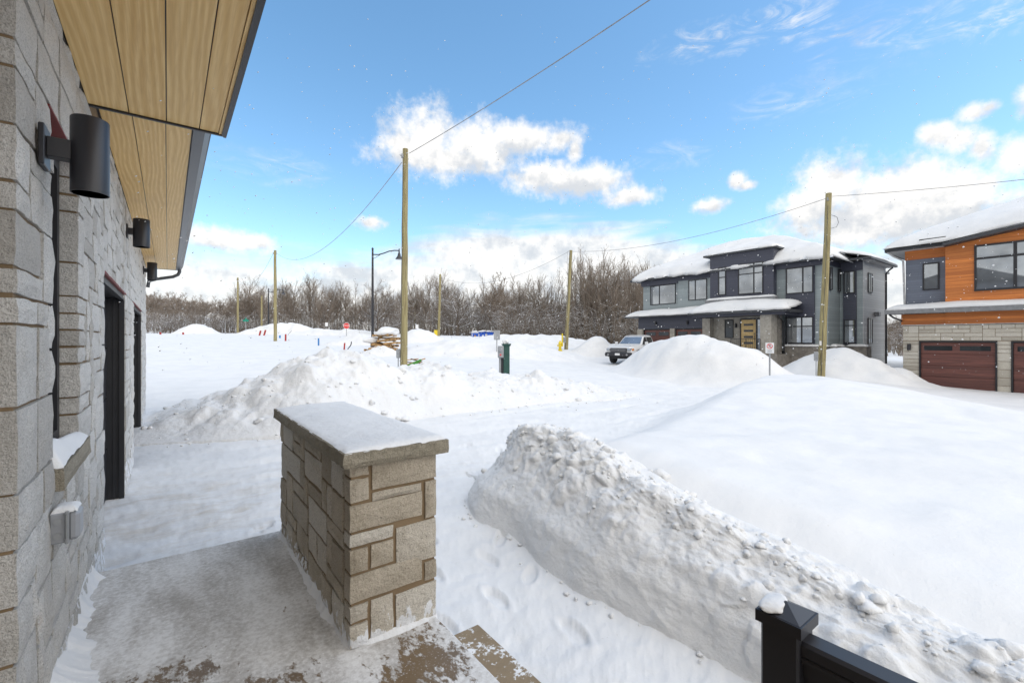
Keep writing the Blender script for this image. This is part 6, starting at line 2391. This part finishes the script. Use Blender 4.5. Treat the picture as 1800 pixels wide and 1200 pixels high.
for (u0, u1, d0, d1, n, kinds, vtop, where) in stretches:
    for k in range(n):
        u = u0 + (k + rng.random()) / n * (u1 - u0)
        d = rng.uniform(d0, d1)
        x, y = at(u, d)
        kind = kinds[rng.randrange(len(kinds))]
        want = zat(vtop + rng.gauss(6, 15), d) - gz(x, y)
        H = {'broad': 9.6, 'slim': 11.5, 'spread': 9.0, 'sapling': 7.0}[kind]
        sz = max(.35, want / H)
        tree(kind, x, y, max(.55, sz * rng.uniform(.75, 1.0)), sz, *LAB[(u0, where)])
        n_ind += 1


FAR = []
for kind in ('broad', 'slim', 'broad'):
    _, b = grow(rng, kind, 2.8, .22)
    FAR.append((np.array(b.v), np.array(b.f)))


def joined(name, label, spots, mat):
    """a far mass of trees, too many to count, as one object; their twigs are bundled to a coarser build"""
    Vs, Fs, n = [], [], 0
    for (x, y, s, sz) in spots:
        V, F = FAR[rng.randrange(len(FAR))]
        a = rng.uniform(0, 6.28)
        c, q = math.cos(a), math.sin(a)
        Vs.append(np.stack([(V[:, 0] * c - V[:, 1] * q) * s + x, (V[:, 0] * q + V[:, 1] * c) * s + y, V[:, 2] * sz + gz(x, y)], 1))
        Fs.append(F + n)
        n += len(V)
    o = link_big(name, np.concatenate(Vs), np.concatenate(Fs), mat)
    return tag(o, label, 'wood', kind='stuff')


spots = []
for k in range(100):
    u = rng.uniform(225, 440)
    d = rng.uniform(135, 225)
    x, y = at(u, d)
    spots.append((x, y, 1.05, rng.uniform(.65, .9)))
for k in range(50):
    u = rng.uniform(430, 900)
    d = rng.uniform(108, 150)
    x, y = at(u, d)
    spots.append((x, y, 1.0, rng.uniform(.72, .98) * (1 if u < 700 else .95)))
for k in range(30):
    u = rng.uniform(860, 1330)
    d = rng.uniform(72, 100)
    x, y = at(u, d)
    spots.append((x, y, .9, rng.uniform(.75, 1.0)))
joined('far_wood', 'far bare woodland covering the low hill behind the street', spots, M['twig'])


def brush(name, label, belts, seed):
    """undergrowth of thin stems at the foot of the wood"""
    r = random.Random(seed)
    B = Branches()
    for (u0, u1, d0, d1, n, h0, h1) in belts:
        for k in range(n):
            x, y = at(r.uniform(u0, u1), r.uniform(d0, d1))
            z = gz(x, y)
            h = r.uniform(h0, h1)
            p = [Vector((x, y, z - .2))]
            dx, dy = r.gauss(0, .28), r.gauss(0, .28)
            for i in range(1, 4):
                p.append(Vector((x + dx * h * i / 3 + r.gauss(0, .06), y + dy * h * i / 3 + r.gauss(0, .06), z + h * i / 3)))
            B.limb(p, [.028, .024, .018, .010], 3)
            for i in range(3):
                q = p[1].lerp(p[3], r.random())
                d = Vector((r.gauss(0, 1), r.gauss(0, 1), abs(r.gauss(.4, .6)))).normalized() * h * r.uniform(.2, .45)
                B.limb([q, q + d * .5 + Vector((0, 0, .04)), q + d], [.016, .014, .008], 3)
    o = link_big(name, np.array(B.v), np.array(B.f), M['snowy_twig'])
    tag(o, label, 'undergrowth', kind='stuff')


brush('undergrowth', 'tangle of brown stems with snow at the foot of the wood', [(255, 700, 88, 112, 2100, 1.5, 4.2), (690, 900, 74, 95, 1200, 1.5, 4.8), (880, 1160, 55, 74, 2100, 1.2, 5.0), (1556, 1620, 40, 58, 160, 1.0, 3.0)], 8)


# ------------------------------------------------------------------ light snowfall in the air
def snowfall():
    r = np.random.default_rng(77)
    n = 6500
    d = 1.8 + 20 * r.random(n) ** .9
    az = YAW + np.radians(r.uniform(-62, 62, n))
    x, y = np.sin(az) * d, np.cos(az) * d
    z = r.uniform(.2, 6.5, n) * np.minimum(1, d / 9) + EYE * (1 - np.minimum(1, d / 9)) + r.normal(0, .5, n)
    ok = (x > WX + .12) | (y > 14)
    ok &= ~((x > .2) & (d < 2.2) & (x < 1.4))
    ok &= (x < 28) & (z > EYE - .055 * d)
    x, y, z, d = x[ok], y[ok], z[ok], d[ok]
    g = ground_z(x, y, False)
    ok = z > g + .1
    x, y, z = x[ok], y[ok], z[ok]
    n = len(x)
    s = np.minimum(r.uniform(.0030, .0085, n), d[ok] * .0016)[:, None, None]
    base = np.array([(1, 0, 0), (-1, 0, 0), (0, 1, 0), (0, -1, 0), (0, 0, 1), (0, 0, -1)], float)
    tilt = np.array([[1.25, 0, .35], [0, 1.0, 0], [.35, 0, .9]])
    V = (base @ tilt.T)[None] * s + np.stack([x, y, z], 1)[:, None, :]
    f = np.array([(0, 2, 4), (2, 1, 4), (1, 3, 4), (3, 0, 4), (2, 0, 5), (1, 2, 5), (3, 1, 5), (0, 3, 5)])
    F = (f[None] + 6 * np.arange(n)[:, None, None]).reshape(-1, 3)
    o = link_big('falling_snow', V.reshape(-1, 3), F, M['flake'])
    tag(o, 'light flurry of snowflakes falling through the air', kind='stuff')


snowfall()
print('TRIS', sum(len(o.data.polygons) * 2 for o in SC.objects if o.type == 'MESH'), 'objects', len(SC.objects), 'trees', n_ind)
